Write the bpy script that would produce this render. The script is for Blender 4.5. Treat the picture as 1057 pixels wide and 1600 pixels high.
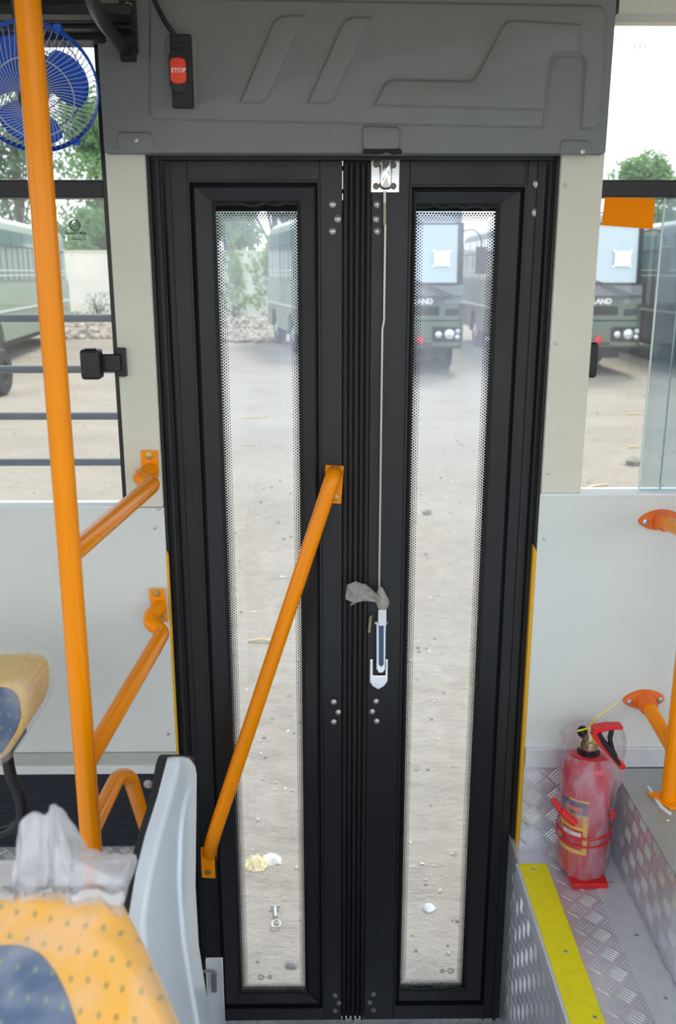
import bpy, math, random
from mathutils import Vector, Matrix, noise
from math import sin, cos, tan, pi, atan2, radians, sqrt

for o in list(bpy.data.objects):
    bpy.data.objects.remove(o)
S = bpy.context.scene
COL = S.collection

# ------------------------------------------------------------------ camera
F = 1401.0
PITCH = radians(15.0)
YAW = radians(0.6)          # a touch to the right
EYE = Vector((0, 0, 2.15))
cd = bpy.data.cameras.new('camera')
cam = bpy.data.objects.new('camera', cd)
COL.objects.link(cam)
cd.sensor_fit = 'VERTICAL'
cd.sensor_height = 23.6
cd.lens = F * 23.6 / 1600
cd.clip_end = 500
cd.dof.use_dof = True
cd.dof.focus_distance = 1.86
cd.dof.aperture_fstop = 4.0
cam.location = EYE
cam.rotation_euler = (pi / 2 - PITCH, 0, -YAW)
S.camera = cam
CM = cam.rotation_euler.to_matrix()

# ------------------------------------------------------------------ light
W = bpy.data.worlds.new('sky')
S.world = W
W.use_nodes = True
nt = W.node_tree
bg = nt.nodes['Background']
tc = nt.nodes.new('ShaderNodeTexCoord')
sp = nt.nodes.new('ShaderNodeSeparateXYZ')
rp = nt.nodes.new('ShaderNodeValToRGB')
nt.links.new(tc.outputs['Generated'], sp.inputs[0])
nt.links.new(sp.outputs['Z'], rp.inputs[0])
rp.color_ramp.elements[0].position = 0.0
rp.color_ramp.elements[0].color = (0.93, 0.96, 1.0, 1)
rp.color_ramp.elements[1].position = 0.7
rp.color_ramp.elements[1].color = (0.80, 0.90, 1.0, 1)
nt.links.new(rp.outputs[0], bg.inputs[0])
bg.inputs[1].default_value = 1.9
sl = bpy.data.lights.new('sun', 'SUN')
sl.energy = 3.0
sl.angle = radians(14)
sl.color = (1.0, 0.95, 0.86)
sun = bpy.data.objects.new('sun', sl)
COL.objects.link(sun)
sun.rotation_euler = (radians(-34), radians(14), 0)
S.view_settings.view_transform = 'Standard'
S.view_settings.look = 'None'
S.view_settings.gamma = 1
S.view_settings.use_curve_mapping = False
S.view_settings.exposure = 0.2

# ------------------------------------------------------------------ maths helpers
def ray(px, py):
    return CM @ Vector(((px - 528.5) / F, (800 - py) / F, -1.0))
def PY(px, py, Y):
    d = ray(px, py)
    return EYE + d * (Y / d.y)
def PZ(px, py, Z):
    d = ray(px, py)
    return EYE + d * ((Z - EYE.z) / d.z)
def PX(px, py, X):
    d = ray(px, py)
    return EYE + d * (X / d.x)
def PP(px, py, p0, n):
    d = ray(px, py)
    return EYE + d * ((p0 - EYE).dot(n) / d.dot(n))
def vx(pts, Y):
    return sum(PY(a, b, Y).x for a, b in pts) / len(pts)
def hz(pts, Y):
    return sum(PY(a, b, Y).z for a, b in pts) / len(pts)

def fillet(pts, r, n=4, closed=False):
    """round the corners of a path"""
    out = []
    N = len(pts)
    for i, p in enumerate(pts):
        p = Vector(p)
        if not closed and (i == 0 or i == N - 1):
            out.append(p)
            continue
        a = Vector(pts[(i - 1) % N]); b = Vector(pts[(i + 1) % N])
        la = (a - p).length; lb = (b - p).length
        rr = r[i] if isinstance(r, (list, tuple)) else r
        d = min(rr, la * .45, lb * .45)
        if d <= 1e-6:
            out.append(p); continue
        s = p + (a - p).normalized() * d
        e = p + (b - p).normalized() * d
        for k in range(n + 1):
            t = k / n
            out.append(s * (1 - t) ** 2 + p * 2 * t * (1 - t) + e * t * t)
    return out

OFF = {}
class MB:
    def __init__(s):
        s.v = []; s.f = []
    def add(s, vs, fs):
        b = len(s.v)
        s.v += [Vector(v) for v in vs]
        s.f += [[b + i for i in f] for f in fs]
        return s
    def box(s, x0, x1, y0, y1, z0, z1):
        v = [(x, y, z) for z in (z0, z1) for y in (y0, y1) for x in (x0, x1)]
        return s.add(v, [(0, 2, 3, 1), (4, 5, 7, 6), (0, 1, 5, 4), (2, 6, 7, 3), (0, 4, 6, 2), (1, 3, 7, 5)])
    def prism(s, poly, d):
        """poly: 3-D outline; d: offset vector"""
        n = len(poly); d = Vector(d)
        p = [Vector(q) for q in poly]
        fs = [list(range(n))[::-1], list(range(n, 2 * n))]
        for i in range(n):
            j = (i + 1) % n
            fs.append([i, j, n + j, n + i])
        return s.add(p + [q + d for q in p], fs)
    def loft(s, rings, closed=True, caps=True):
        n = len(rings[0]); b = []
        for r in rings: b += [Vector(q) for q in r]
        fs = []
        for k in range(len(rings) - 1):
            for i in range(n if closed else n - 1):
                j = (i + 1) % n
                fs.append([k * n + i, k * n + j, (k + 1) * n + j, (k + 1) * n + i])
        if caps and closed:
            fs.append(list(range(n))[::-1])
            fs.append([(len(rings) - 1) * n + i for i in range(n)])
        return s.add(b, fs)
    def tube(s, pts, r, n=12, caps=True):
        pts = [Vector(p) for p in pts]
        rings = []
        up = None
        for i, p in enumerate(pts):
            a = pts[max(i - 1, 0)]; b = pts[min(i + 1, len(pts) - 1)]
            t = (b - a).normalized()
            if up is None:
                up = t.orthogonal().normalized()
            up = (up - t * up.dot(t)).normalized()
            w = t.cross(up)
            rr = r[i] if isinstance(r, (list, tuple)) else r
            rings.append([p + (up * cos(q) + w * sin(q)) * rr for q in [2 * pi * k / n for k in range(n)]])
        return s.loft(rings, True, caps)
    def lathe(s, base, axis, prof, n=20):
        """prof: list of (radius, distance along axis)"""
        axis = Vector(axis).normalized(); u = axis.orthogonal().normalized(); w = axis.cross(u)
        base = Vector(base)
        rings = []
        for r, h in prof:
            rings.append([base + axis * h + (u * cos(q) + w * sin(q)) * max(r, 1e-5) for q in [2 * pi * k / n for k in range(n)]])
        return s.loft(rings)
    def ball(s, c, r, n=12, m=8, sc=(1, 1, 1)):
        c = Vector(c)
        rings = []
        for k in range(m + 1):
            t = pi * k / m
            rings.append([c + Vector((sc[0] * r * max(sin(t), 1e-4) * cos(q), sc[1] * r * max(sin(t), 1e-4) * sin(q), -sc[2] * r * cos(t))) for q in [2 * pi * j / n for j in range(n)]])
        return s.loft(rings)
    def pillow(s, poly, nrm, R, depth, h0=0.0, steps=4, lean=None):
        """a padded or embossed shape: poly outline lies on its plane, nrm points to the viewer"""
        nrm = Vector(nrm).normalized()
        p = [Vector(q) for q in poly]; n = len(p)
        area = sum((p[i].cross(p[(i + 1) % n])).dot(nrm) for i in range(n))
        sg = 1 if area > 0 else -1
        ins = []
        for i in range(n):
            e1 = (p[i] - p[i - 1]).normalized(); e2 = (p[(i + 1) % n] - p[i]).normalized()
            n1 = nrm.cross(e1) * sg; n2 = nrm.cross(e2) * sg
            m = n1 + n2
            if m.length < 1e-6: m = n1
            m.normalize()
            ins.append(m / max(m.dot(n1), .5))
        rings = [[q - nrm * depth for q in p]]
        if lean == 'centre':
            c = sum(p, Vector()) / n
            ins = [(c - q).normalized() for q in p]
        for k in range(steps + 1):
            if lean == 'slope':
                t = k / steps
                rings.append([p[i] + ins[i] * R * t + nrm * (h0 * t * t * (3 - 2 * t)) for i in range(n)])
                continue
            t = pi / 2 * k / steps
            rings.append([p[i] + ins[i] * R * (1 - cos(t)) + nrm * (h0 * sin(t)) for i in range(n)])
        if sg < 0: rings = [r[::-1] for r in rings]
        return s.loft(rings)
    def build(s, name, mat, parent=None, smooth=False, bevel=0, origin=None, sub=0, angle=35):
        me = bpy.data.meshes.new(name)
        if parent is not None:
            o0 = OFF[parent.name]
            org = Vector(origin) if origin is not None else o0
        else:
            if origin is None:
                xs = [v.x for v in s.v]; ys = [v.y for v in s.v]; zs = [v.z for v in s.v]
                origin = ((min(xs) + max(xs)) / 2, (min(ys) + max(ys)) / 2, min(zs))
            org = Vector(origin); o0 = Vector((0, 0, 0))
        me.from_pydata([v - org for v in s.v], [], s.f)
        me.validate()
        o = bpy.data.objects.new(name, me)
        COL.objects.link(o)
        o.location = org - o0
        if parent is not None: o.parent = parent
        OFF[o.name] = org
        if mat is not None: me.materials.append(mat)
        if smooth:
            me.polygons.foreach_set('use_smooth', [True] * len(me.polygons))
            try:
                me.set_sharp_from_angle(angle=radians(angle))
            except Exception:
                pass
        if bevel:
            b = o.modifiers.new('bevel', 'BEVEL'); b.width = bevel; b.segments = 2; b.limit_method = 'ANGLE'
        if sub:
            b = o.modifiers.new('sub', 'SUBSURF'); b.levels = sub; b.render_levels = sub
        return o

def tag(o, label=None, cat=None, group=None, kind=None):
    if label: o['label'] = label
    if cat: o['category'] = cat
    if group: o['group'] = group
    if kind: o['kind'] = kind
    return o
def thing(name, label, cat, loc, group=None, kind=None, parent=None):
    o = bpy.data.objects.new(name, None)
    o.empty_display_size = .05
    COL.objects.link(o)
    if parent is not None:
        o.parent = parent; o.location = Vector(loc) - OFF[parent.name]; cat = None
    else:
        o.location = loc
    OFF[o.name] = Vector(loc)
    return tag(o, label, cat, group, kind)
def struct(o):
    o['kind'] = 'structure'
    return o

# ------------------------------------------------------------------ materials
def s2l(c):
    return tuple((x / 12.92 if x <= .04045 else ((x + .055) / 1.055) ** 2.4) for x in [k / 255 for k in c])
def mat(name, rgb, rough=.5, metal=0.0, spec=.5, noise_amt=0.0, noise_scale=8, bump=0.0, bump_scale=60, coat=0.0, stretch=None, rough_var=0.0):
    m = bpy.data.materials.new(name); m.use_nodes = True
    n = m.node_tree; b = n.nodes['Principled BSDF']
    c = s2l(rgb)
    b.inputs['Base Color'].default_value = (*c, 1)
    b.inputs['Roughness'].default_value = rough
    b.inputs['Metallic'].default_value = metal
    b.inputs['Specular IOR Level'].default_value = spec
    b.inputs['Coat Weight'].default_value = coat
    b.inputs['Coat Roughness'].default_value = .08
    if noise_amt or bump or rough_var:
        t = n.nodes.new('ShaderNodeTexCoord')
        mp = n.nodes.new('ShaderNodeMapping')
        n.links.new(t.outputs['Object'], mp.inputs[0])
        if stretch: mp.inputs['Scale'].default_value = stretch
    if noise_amt:
        x = n.nodes.new('ShaderNodeTexNoise'); x.inputs['Scale'].default_value = noise_scale; x.inputs['Detail'].default_value = 5
        n.links.new(mp.outputs[0], x.inputs[0])
        r = n.nodes.new('ShaderNodeMapRange')
        r.inputs[1].default_value = .3; r.inputs[2].default_value = .7
        r.inputs[3].default_value = 1 - noise_amt; r.inputs[4].default_value = 1 + noise_amt
        n.links.new(x.outputs[0], r.inputs[0])
        mx = n.nodes.new('ShaderNodeVectorMath'); mx.operation = 'SCALE'
        mx.inputs[0].default_value = c
        n.links.new(r.outputs[0], mx.inputs['Scale'])
        n.links.new(mx.outputs[0], b.inputs['Base Color'])
    if rough_var:
        x = n.nodes.new('ShaderNodeTexNoise'); x.inputs['Scale'].default_value = 5; x.inputs['Detail'].default_value = 6
        n.links.new(mp.outputs[0], x.inputs[0])
        r = n.nodes.new('ShaderNodeMapRange')
        r.inputs[1].default_value = .3; r.inputs[2].default_value = .7
        r.inputs[3].default_value = max(rough - rough_var, .02); r.inputs[4].default_value = rough + rough_var
        n.links.new(x.outputs[0], r.inputs[0]); n.links.new(r.outputs[0], b.inputs['Roughness'])
    if bump:
        x = n.nodes.new('ShaderNodeTexNoise'); x.inputs['Scale'].default_value = bump_scale; x.inputs['Detail'].default_value = 3
        n.links.new(mp.outputs[0], x.inputs[0])
        bp = n.nodes.new('ShaderNodeBump'); bp.inputs['Strength'].default_value = 1; bp.inputs['Distance'].default_value = bump
        n.links.new(x.outputs[0], bp.inputs['Height']); n.links.new(bp.outputs[0], b.inputs['Normal'])
    return m

ORANGE = mat('orange_paint', (255, 150, 0), .24, spec=.32, noise_amt=.02, noise_scale=12)
ORANGE_PL = mat('orange_plastic', (240, 112, 30), .42)
WALL = mat('grey_white_laminate', (217, 222, 219), .42, noise_amt=.035, noise_scale=3)
PILLAR = mat('beige_laminate', (217, 215, 198), .45, noise_amt=.03, noise_scale=6)
CREAM = mat('cream_laminate', (215, 212, 195), .5)
GREYMOULD = mat('grey_moulded_plastic', (126, 129, 126), .62, noise_amt=.04, noise_scale=12, bump=.0004, bump_scale=500)
BLACKALU = mat('black_painted_aluminium', (24, 25, 29), .4, noise_amt=.12, noise_scale=14, rough_var=.08)
BLACKALU2 = mat('black_painted_profile', (22, 23, 26), .46, noise_amt=.1)
RUBBER = mat('black_rubber', (18, 18, 20), .6, bump=.0008, bump_scale=90)
BLACKPL = mat('black_plastic', (20, 20, 22), .38)
YELLOW = mat('yellow_paint', (252, 236, 14), .5, noise_amt=.06, noise_scale=40)
YELLOW2 = mat('yellow_strip_paint', (222, 165, 15), .5)
CHROME = mat('chrome', (225, 225, 225), .12, 1.0, noise_amt=.05)
STEEL = mat('brushed_steel', (195, 192, 188), .32, 1.0)
BRASS = mat('brass_bolt', (190, 165, 100), .35, 1.0)
PLATE = mat('bright_chequer_plate', (222, 225, 234), .36, .62, noise_amt=.12, noise_scale=9, rough_var=.09)
ALU = mat('aluminium_trim', (224, 228, 234), .42, .4, noise_amt=.06, noise_scale=30)
VINYL = mat('dark_ribbed_vinyl', (38, 41, 52), .55, noise_amt=.08, noise_scale=25)
SHELL = mat('pale_blue_grey_plastic', (222, 231, 240), .32, noise_amt=.04, noise_scale=7, coat=.3)
FOAM = mat('charcoal_fabric', (42, 42, 44), .85, bump=.0006, bump_scale=300)
RED = mat('red_enamel', (200, 26, 54), .3, coat=.4)
REDPL = mat('red_plastic', (215, 34, 38), .4)
STOPRED = mat('stop_red', (255, 78, 46), .45)
BLUE = mat('blue_plastic', (24, 92, 208), .38)
WIRE = mat('pale_wire', (175, 182, 190), .35)
BLUEWIRE = mat('blue_wire', (25, 55, 150), .35)
PAPER = mat('white_paper', (245, 246, 248), .8)
ORPAPER = mat('orange_card', (255, 142, 0), .6, spec=.1)
BARS = mat('slate_bar_paint', (92, 102, 116), .38)
TYRE = mat('tyre_rubber', (38, 38, 40), .8)
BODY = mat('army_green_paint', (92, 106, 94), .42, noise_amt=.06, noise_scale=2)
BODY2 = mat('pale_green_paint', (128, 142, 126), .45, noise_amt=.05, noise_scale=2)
BODY_SHADE = mat('shaded_green_paint', (46, 58, 56), .42, noise_amt=.06)  # bus green darkened to paint in the shade between parked buses
ROOFW = mat('roof_grey', (176, 180, 178), .5)
TRIMG = mat('pale_trim', (200, 205, 205), .4)
DARK = mat('dark_metal', (28, 30, 32), .6)
BARK = mat('bark', (96, 80, 64), .9, noise_amt=.2)
STONE = mat('pale_stone', (138, 132, 124), .9, noise_amt=.2, noise_scale=20)
RUBBLE = mat('rubble', (176, 164, 152), .9, noise_amt=.45, noise_scale=3)
COMPOUND = mat('compound_wall', (222, 218, 206), .85, noise_amt=.07, noise_scale=.8)
TWIG = mat('dry_straw', (205, 186, 150), .8)
RAG = mat('cream_rag', (240, 226, 180), .8, noise_amt=.12, noise_scale=30)

def leafmat(name, rgb):
    m = mat(name, rgb, .55, noise_amt=.35, noise_scale=.9)
    b = m.node_tree.nodes['Principled BSDF']
    out = m.node_tree.nodes['Material Output']
    tr = m.node_tree.nodes.new('ShaderNodeBsdfTranslucent')
    c = s2l(rgb); tr.inputs[0].default_value = (c[0] * 1.2, c[1] * 1.3, c[2] * .8, 1)
    mx = m.node_tree.nodes.new('ShaderNodeMixShader'); mx.inputs[0].default_value = .35
    m.node_tree.links.new(b.outputs[0], mx.inputs[1]); m.node_tree.links.new(tr.outputs[0], mx.inputs[2])
    m.node_tree.links.new(mx.outputs[0], out.inputs[0])
    return m
LEAF = leafmat('tree_leaf', (112, 146, 92))
LEAF2 = leafmat('tree_leaf_dark', (84, 118, 84))
VINE = leafmat('vine_leaf', (120, 156, 70))

def film(name, rgb, alpha, rough=.25, bump=.002, bscale=25, vary=.25, stretch=None):
    """thin translucent plastic sheet"""
    m = bpy.data.materials.new(name); m.use_nodes = True
    n = m.node_tree; L = n.links; b = n.nodes['Principled BSDF']; out = n.nodes['Material Output']
    b.inputs['Base Color'].default_value = (*s2l(rgb), 1); b.inputs['Roughness'].default_value = rough
    b.inputs['Specular IOR Level'].default_value = .7
    t = n.nodes.new('ShaderNodeTexCoord'); mp = n.nodes.new('ShaderNodeMapping')
    if stretch: mp.inputs['Scale'].default_value = stretch
    L.new(t.outputs['Object'], mp.inputs[0])
    x = n.nodes.new('ShaderNodeTexNoise'); x.inputs['Scale'].default_value = bscale; x.inputs['Detail'].default_value = 4
    x.inputs['Distortion'].default_value = 1.2
    L.new(mp.outputs[0], x.inputs[0])
    bp = n.nodes.new('ShaderNodeBump'); bp.inputs['Strength'].default_value = 1; bp.inputs['Distance'].default_value = bump
    L.new(x.outputs[0], bp.inputs['Height']); L.new(bp.outputs[0], b.inputs['Normal'])
    tr = n.nodes.new('ShaderNodeBsdfTransparent')
    tl = n.nodes.new('ShaderNodeBsdfTranslucent'); tl.inputs[0].default_value = (*s2l(rgb), 1)
    m2 = n.nodes.new('ShaderNodeMixShader'); m2.inputs[0].default_value = .35
    L.new(b.outputs[0], m2.inputs[1]); L.new(tl.outputs[0], m2.inputs[2])
    r = n.nodes.new('ShaderNodeMapRange'); r.inputs[1].default_value = .35; r.inputs[2].default_value = .65
    r.inputs[3].default_value = max(alpha - vary, .02); r.inputs[4].default_value = min(alpha + vary, 1)
    L.new(x.outputs[0], r.inputs[0])
    mx = n.nodes.new('ShaderNodeMixShader')
    L.new(r.outputs[0], mx.inputs[0]); L.new(tr.outputs[0], mx.inputs[1]); L.new(m2.outputs[0], mx.inputs[2])
    L.new(mx.outputs[0], out.inputs[0])
    return m
THIN = film('milky_plastic_single_layer', (236, 236, 240), .5, .3, .003, 20, .22)
BAG = film('milky_plastic_bag', (228, 229, 234), .84, .3, .004, 18, .12)
FILM = film('clear_wrap', (245, 245, 248), .16, .15, .004, 16, .14, (1, 1, .35))
PINKFILM = film('cloudy_wrap', (228, 208, 222), .34, .2, .006, 22, .26, (1, 1, .4))
TAPE = film('milky_tape', (205, 203, 196), .75, .3, .002, 40, .12)

def glassmat(name, dust_haze=.05, tint=(1, 1, 1), frit=None, dcol=(.75, .82, .95), grad=None):
    m = bpy.data.materials.new(name); m.use_nodes = True
    n = m.node_tree; L = n.links; n.nodes.remove(n.nodes['Principled BSDF']); out = n.nodes['Material Output']
    tr = n.nodes.new('ShaderNodeBsdfTransparent'); tr.inputs[0].default_value = (*tint, 1)
    gl = n.nodes.new('ShaderNodeBsdfGlossy'); gl.inputs['Roughness'].default_value = .02
    fr = n.nodes.new('ShaderNodeFresnel'); fr.inputs[0].default_value = 1.45
    mx = n.nodes.new('ShaderNodeMixShader')
    L.new(fr.outputs[0], mx.inputs[0]); L.new(tr.outputs[0], mx.inputs[1]); L.new(gl.outputs[0], mx.inputs[2])
    t = n.nodes.new('ShaderNodeTexCoord')
    df = n.nodes.new('ShaderNodeBsdfTranslucent'); df.inputs[0].default_value = (*dcol, 1)
    no = n.nodes.new('ShaderNodeTexNoise'); no.inputs['Scale'].default_value = 4; no.inputs['Detail'].default_value = 7
    mp = n.nodes.new('ShaderNodeMapping'); mp.inputs['Scale'].default_value = (1.6, 1, .5)
    L.new(t.outputs['Object'], mp.inputs[0]); L.new(mp.outputs[0], no.inputs[0])
    r = n.nodes.new('ShaderNodeMapRange'); r.inputs[1].default_value = .35; r.inputs[2].default_value = .75
    r.inputs[3].default_value = dust_haze * .4; r.inputs[4].default_value = dust_haze * 1.8
    L.new(no.outputs[0], r.inputs[0])
    fac = r.outputs[0]
    if grad:      # reflected haze painted stronger on the upper part of the pane (z from grad[0] up to grad[1])
        sx = n.nodes.new('ShaderNodeSeparateXYZ'); L.new(t.outputs['Object'], sx.inputs[0])
        g = n.nodes.new('ShaderNodeMapRange'); g.interpolation_type = 'SMOOTHSTEP'
        g.inputs[1].default_value = grad[0]; g.inputs[2].default_value = grad[1]; g.inputs[3].default_value = .15; g.inputs[4].default_value = 1
        L.new(sx.outputs[2], g.inputs[0])
        q = n.nodes.new('ShaderNodeMath'); q.operation = 'MULTIPLY'; L.new(fac, q.inputs[0]); L.new(g.outputs[0], q.inputs[1]); fac = q.outputs[0]
    m2 = n.nodes.new('ShaderNodeMixShader'); L.new(fac, m2.inputs[0]); L.new(mx.outputs[0], m2.inputs[1]); L.new(df.outputs[0], m2.inputs[2])
    last = m2.outputs[0]
    if frit:
        a, bb, p = frit
        def M(op, *args, clamp=False):
            q = n.nodes.new('ShaderNodeMath'); q.operation = op; q.use_clamp = clamp
            for i, v in enumerate(args):
                if isinstance(v, (int, float)): q.inputs[i].default_value = v
                else: L.new(v, q.inputs[i])
            return q.outputs[0]
        s = n.nodes.new('ShaderNodeSeparateXYZ'); L.new(t.outputs['Object'], s.inputs[0])
        x, z = s.outputs[0], s.outputs[2]
        dx = M('SUBTRACT', a, M('ABSOLUTE', x)); dz = M('SUBTRACT', bb, M('ABSOLUTE', z))
        d = M('MINIMUM', dx, dz)
        side = M('LESS_THAN', dx, dz)                       # 1 beside the upright edges
        sco = M('ADD', M('MULTIPLY', side, z), M('MULTIPLY', M('SUBTRACT', 1.0, side), x))
        row = M('FLOOR', M('DIVIDE', M('SUBTRACT', d, .0011), p * .68))
        cd_ = M('SUBTRACT', M('SUBTRACT', d, .0011), M('MULTIPLY', M('ADD', row, .5), p * .68))
        sh_ = M('MULTIPLY', M('MODULO', row, 2.0), .5)
        cs_ = M('MULTIPLY', M('SUBTRACT', M('FRACT', M('ADD', M('ADD', M('DIVIDE', sco, p), 400.0), sh_)), .5), p)
        dist = M('SQRT', M('ADD', M('MULTIPLY', cd_, cd_), M('MULTIPLY', cs_, cs_)))
        rad = M('MULTIPLY', M('SUBTRACT', 1.0, M('MULTIPLY', row, .16)), p * .31)
        dots = M('MULTIPLY', M('LESS_THAN', dist, rad), M('MULTIPLY', M('LESS_THAN', row, 3.5), M('GREATER_THAN', row, -.5)))
        edge = M('LESS_THAN', d, -.001)
        blk = M('MAXIMUM', dots, edge)
        bd = n.nodes.new('ShaderNodeBsdfDiffuse'); bd.inputs[0].default_value = (.012, .012, .014, 1)
        m3 = n.nodes.new('ShaderNodeMixShader'); L.new(blk, m3.inputs[0]); L.new(last, m3.inputs[1]); L.new(bd.outputs[0], m3.inputs[2])
        last = m3.outputs[0]
    L.new(last, out.inputs[0])
    return m
WINGLASS = glassmat('window_glass', .025, (.965, .975, .96))
BUSGLASS = mat('bus_window_glass', (88, 118, 118), .1, spec=.5)
SCREEN = mat('bus_windscreen_glass', (168, 190, 202), .08, spec=1.0, coat=1.0)
LAMPGLASS = mat('headlight_glass', (225, 230, 232), .12, .5, coat=1.0)

def fabric(name, base, dot, scale=38, soft=.07, amount=.8, tilt=34):
    m = bpy.data.materials.new(name); m.use_nodes = True
    n = m.node_tree; L = n.links; b = n.nodes['Principled BSDF']
    b.inputs['Roughness'].default_value = .85; b.inputs['Sheen Weight'].default_value = .3
    t = n.nodes.new('ShaderNodeTexCoord')
    v = n.nodes.new('ShaderNodeTexVoronoi'); v.voronoi_dimensions = '2D'; v.inputs['Scale'].default_value = scale; v.inputs['Randomness'].default_value = .15
    mp = n.nodes.new('ShaderNodeMapping'); mp.inputs['Rotation'].default_value = (-radians(tilt), 0, radians(8)); mp.inputs['Scale'].default_value = (1.1, .7, 1)
    L.new(t.outputs['Object'], mp.inputs[0]); L.new(mp.outputs[0], v.inputs['Vector'])
    r = n.nodes.new('ShaderNodeMapRange'); r.inputs[1].default_value = .10; r.inputs[2].default_value = .10 + soft
    r.inputs[3].default_value = amount; r.inputs[4].default_value = 0
    L.new(v.outputs['Distance'], r.inputs[0])
    mx = n.nodes.new('ShaderNodeMix'); mx.data_type = 'RGBA'
    L.new(r.outputs[0], mx.inputs['Factor']); mx.inputs['A'].default_value = (*s2l(base), 1); mx.inputs['B'].default_value = (*s2l(dot), 1)
    L.new(mx.outputs['Result'], b.inputs['Base Color'])
    return m
YFAB = fabric('yellow_dotted_fabric', (244, 178, 62), (150, 138, 70), 62)
BFAB = fabric('slate_dotted_fabric', (80, 100, 130), (150, 160, 110), 62, amount=.5)
YFAB2 = fabric('yellow_dotted_fabric_pale', (238, 196, 96), (214, 162, 70), 62, tilt=90)

def groundmat():
    m = bpy.data.materials.new('sandy_ground'); m.use_nodes = True
    n = m.node_tree; L = n.links; b = n.nodes['Principled BSDF']
    b.inputs['Roughness'].default_value = .95; b.inputs['Specular IOR Level'].default_value = .1
    t = n.nodes.new('ShaderNodeTexCoord')
    a = n.nodes.new('ShaderNodeTexNoise'); a.inputs['Scale'].default_value = .7; a.inputs['Detail'].default_value = 8; a.inputs['Roughness'].default_value = .6
    L.new(t.outputs['Object'], a.inputs[0])
    c = n.nodes.new('ShaderNodeTexNoise'); c.inputs['Scale'].default_value = 9; c.inputs['Detail'].default_value = 8; c.inputs['Roughness'].default_value = .7
    L.new(t.outputs['Object'], c.inputs[0])
    r = n.nodes.new('ShaderNodeValToRGB')
    r.color_ramp.elements[0].position = .3; r.color_ramp.elements[0].color = (*s2l((134, 126, 115)), 1)
    r.color_ramp.elements[1].position = .7; r.color_ramp.elements[1].color = (*s2l((170, 160, 149)), 1)
    mx = n.nodes.new('ShaderNodeMath'); mx.operation = 'ADD'
    k = n.nodes.new('ShaderNodeMath'); k.operation = 'MULTIPLY'; k.inputs[1].default_value = .5
    k2 = n.nodes.new('ShaderNodeMath'); k2.operation = 'MULTIPLY'; k2.inputs[1].default_value = .5
    L.new(a.outputs[0], k.inputs[0]); L.new(c.outputs[0], k2.inputs[0]); L.new(k.outputs[0], mx.inputs[0]); L.new(k2.outputs[0], mx.inputs[1])
    L.new(mx.outputs[0], r.inputs[0])
    v = n.nodes.new('ShaderNodeTexVoronoi'); v.inputs['Scale'].default_value = 5.5
    L.new(t.outputs['Object'], v.inputs['Vector'])
    th = n.nodes.new('ShaderNodeMapRange'); th.inputs[1].default_value = .05; th.inputs[2].default_value = .085; th.inputs[3].default_value = .6; th.inputs[4].default_value = 0
    L.new(v.outputs['Distance'], th.inputs[0])
    mm = n.nodes.new('ShaderNodeMix'); mm.data_type = 'RGBA'
    L.new(th.outputs[0], mm.inputs['Factor']); L.new(r.outputs[0], mm.inputs['A']); mm.inputs['B'].default_value = (*s2l((104, 97, 88)), 1)
    L.new(mm.outputs['Result'], b.inputs['Base Color'])
    f = n.nodes.new('ShaderNodeTexNoise'); f.inputs['Scale'].default_value = 26; f.inputs['Detail'].default_value = 6; f.inputs['Roughness'].default_value = .65
    mp = n.nodes.new('ShaderNodeMapping'); mp.inputs['Scale'].default_value = (.7, 1.25, 1); mp.inputs['Rotation'].default_value = (0, 0, .2)
    L.new(t.outputs['Object'], mp.inputs[0]); L.new(mp.outputs[0], f.inputs[0])
    bp = n.nodes.new('ShaderNodeBump'); bp.inputs['Strength'].default_value = .75; bp.inputs['Distance'].default_value = .03
    L.new(f.outputs[0], bp.inputs['Height']); L.new(bp.outputs[0], b.inputs['Normal'])
    return m
GROUND = groundmat()

# ================================================================== key positions
WY = 1.80                      # inner face of the side wall
DY = 1.835                     # inner face of the door leaves
FZ = .87                       # bus floor
SZ = .335                      # bottom of the step well
JL = vx([(235, 240), (255, 790), (271, 1175)], WY)      # left and right edges of the doorway
JR = vx([(878, 243), (850, 800), (821, 1170), (790, 1560)], WY)
ZT = hz([(300, 237), (800, 243)], WY)                   # bottom of the grey header
XLW, XRW = -3.6, 3.2           # ends of the shell
LWIN = vx([(163, 240), (183, 500), (200, 780)], WY)     # window edge beside the left pillar
RWIN = vx([(944, 250), (925, 520), (905, 770)], WY)
LSILL = hz([(60, 794), (190, 793)], WY)
RSILL = hz([(870, 774), (1050, 774)], WY)
ZTOP = 2.68
YB = -.66                      # far side wall, behind the camera

# ================================================================== shell of the bus
def box(name, m, x0, x1, y0, y1, z0, z1, bevel=0, parent=None):
    return MB().box(x0, x1, y0, y1, z0, z1).build(name, m, parent, bevel=bevel)

LTRIM0 = hz([(150, 1175)], WY); LTRIM1 = hz([(150, 1192)], WY); LTRIM2 = hz([(150, 1205)], WY)
LLEDGE = hz([(100, 1322)], WY)
struct(box('wall_left', WALL, XLW, JL, WY, WY + .05, LTRIM0, LSILL))
struct(box('wall_right', WALL, JR, XRW, WY, WY + .05, hz([(900, 1166)], WY), RSILL))
struct(box('trim_1', mat('sill_edge', (225, 232, 234), .4), XLW, LWIN, WY - .004, WY + .05, LSILL, LSILL + .004))
struct(box('trim_2', mat('sill_edge_white', (232, 238, 240), .4), JR, XRW, WY - .004, WY + .05, RSILL, RSILL + .005))
struct(box('trim_3', mat('skirting_grey', (178, 182, 176), .5), XLW, JL, WY - .004, WY + .05, LTRIM1, LTRIM0 - .001))
struct(box('trim_4', WALL, XLW, JL, WY - .012, WY + .05, LTRIM2, LTRIM1))
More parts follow.
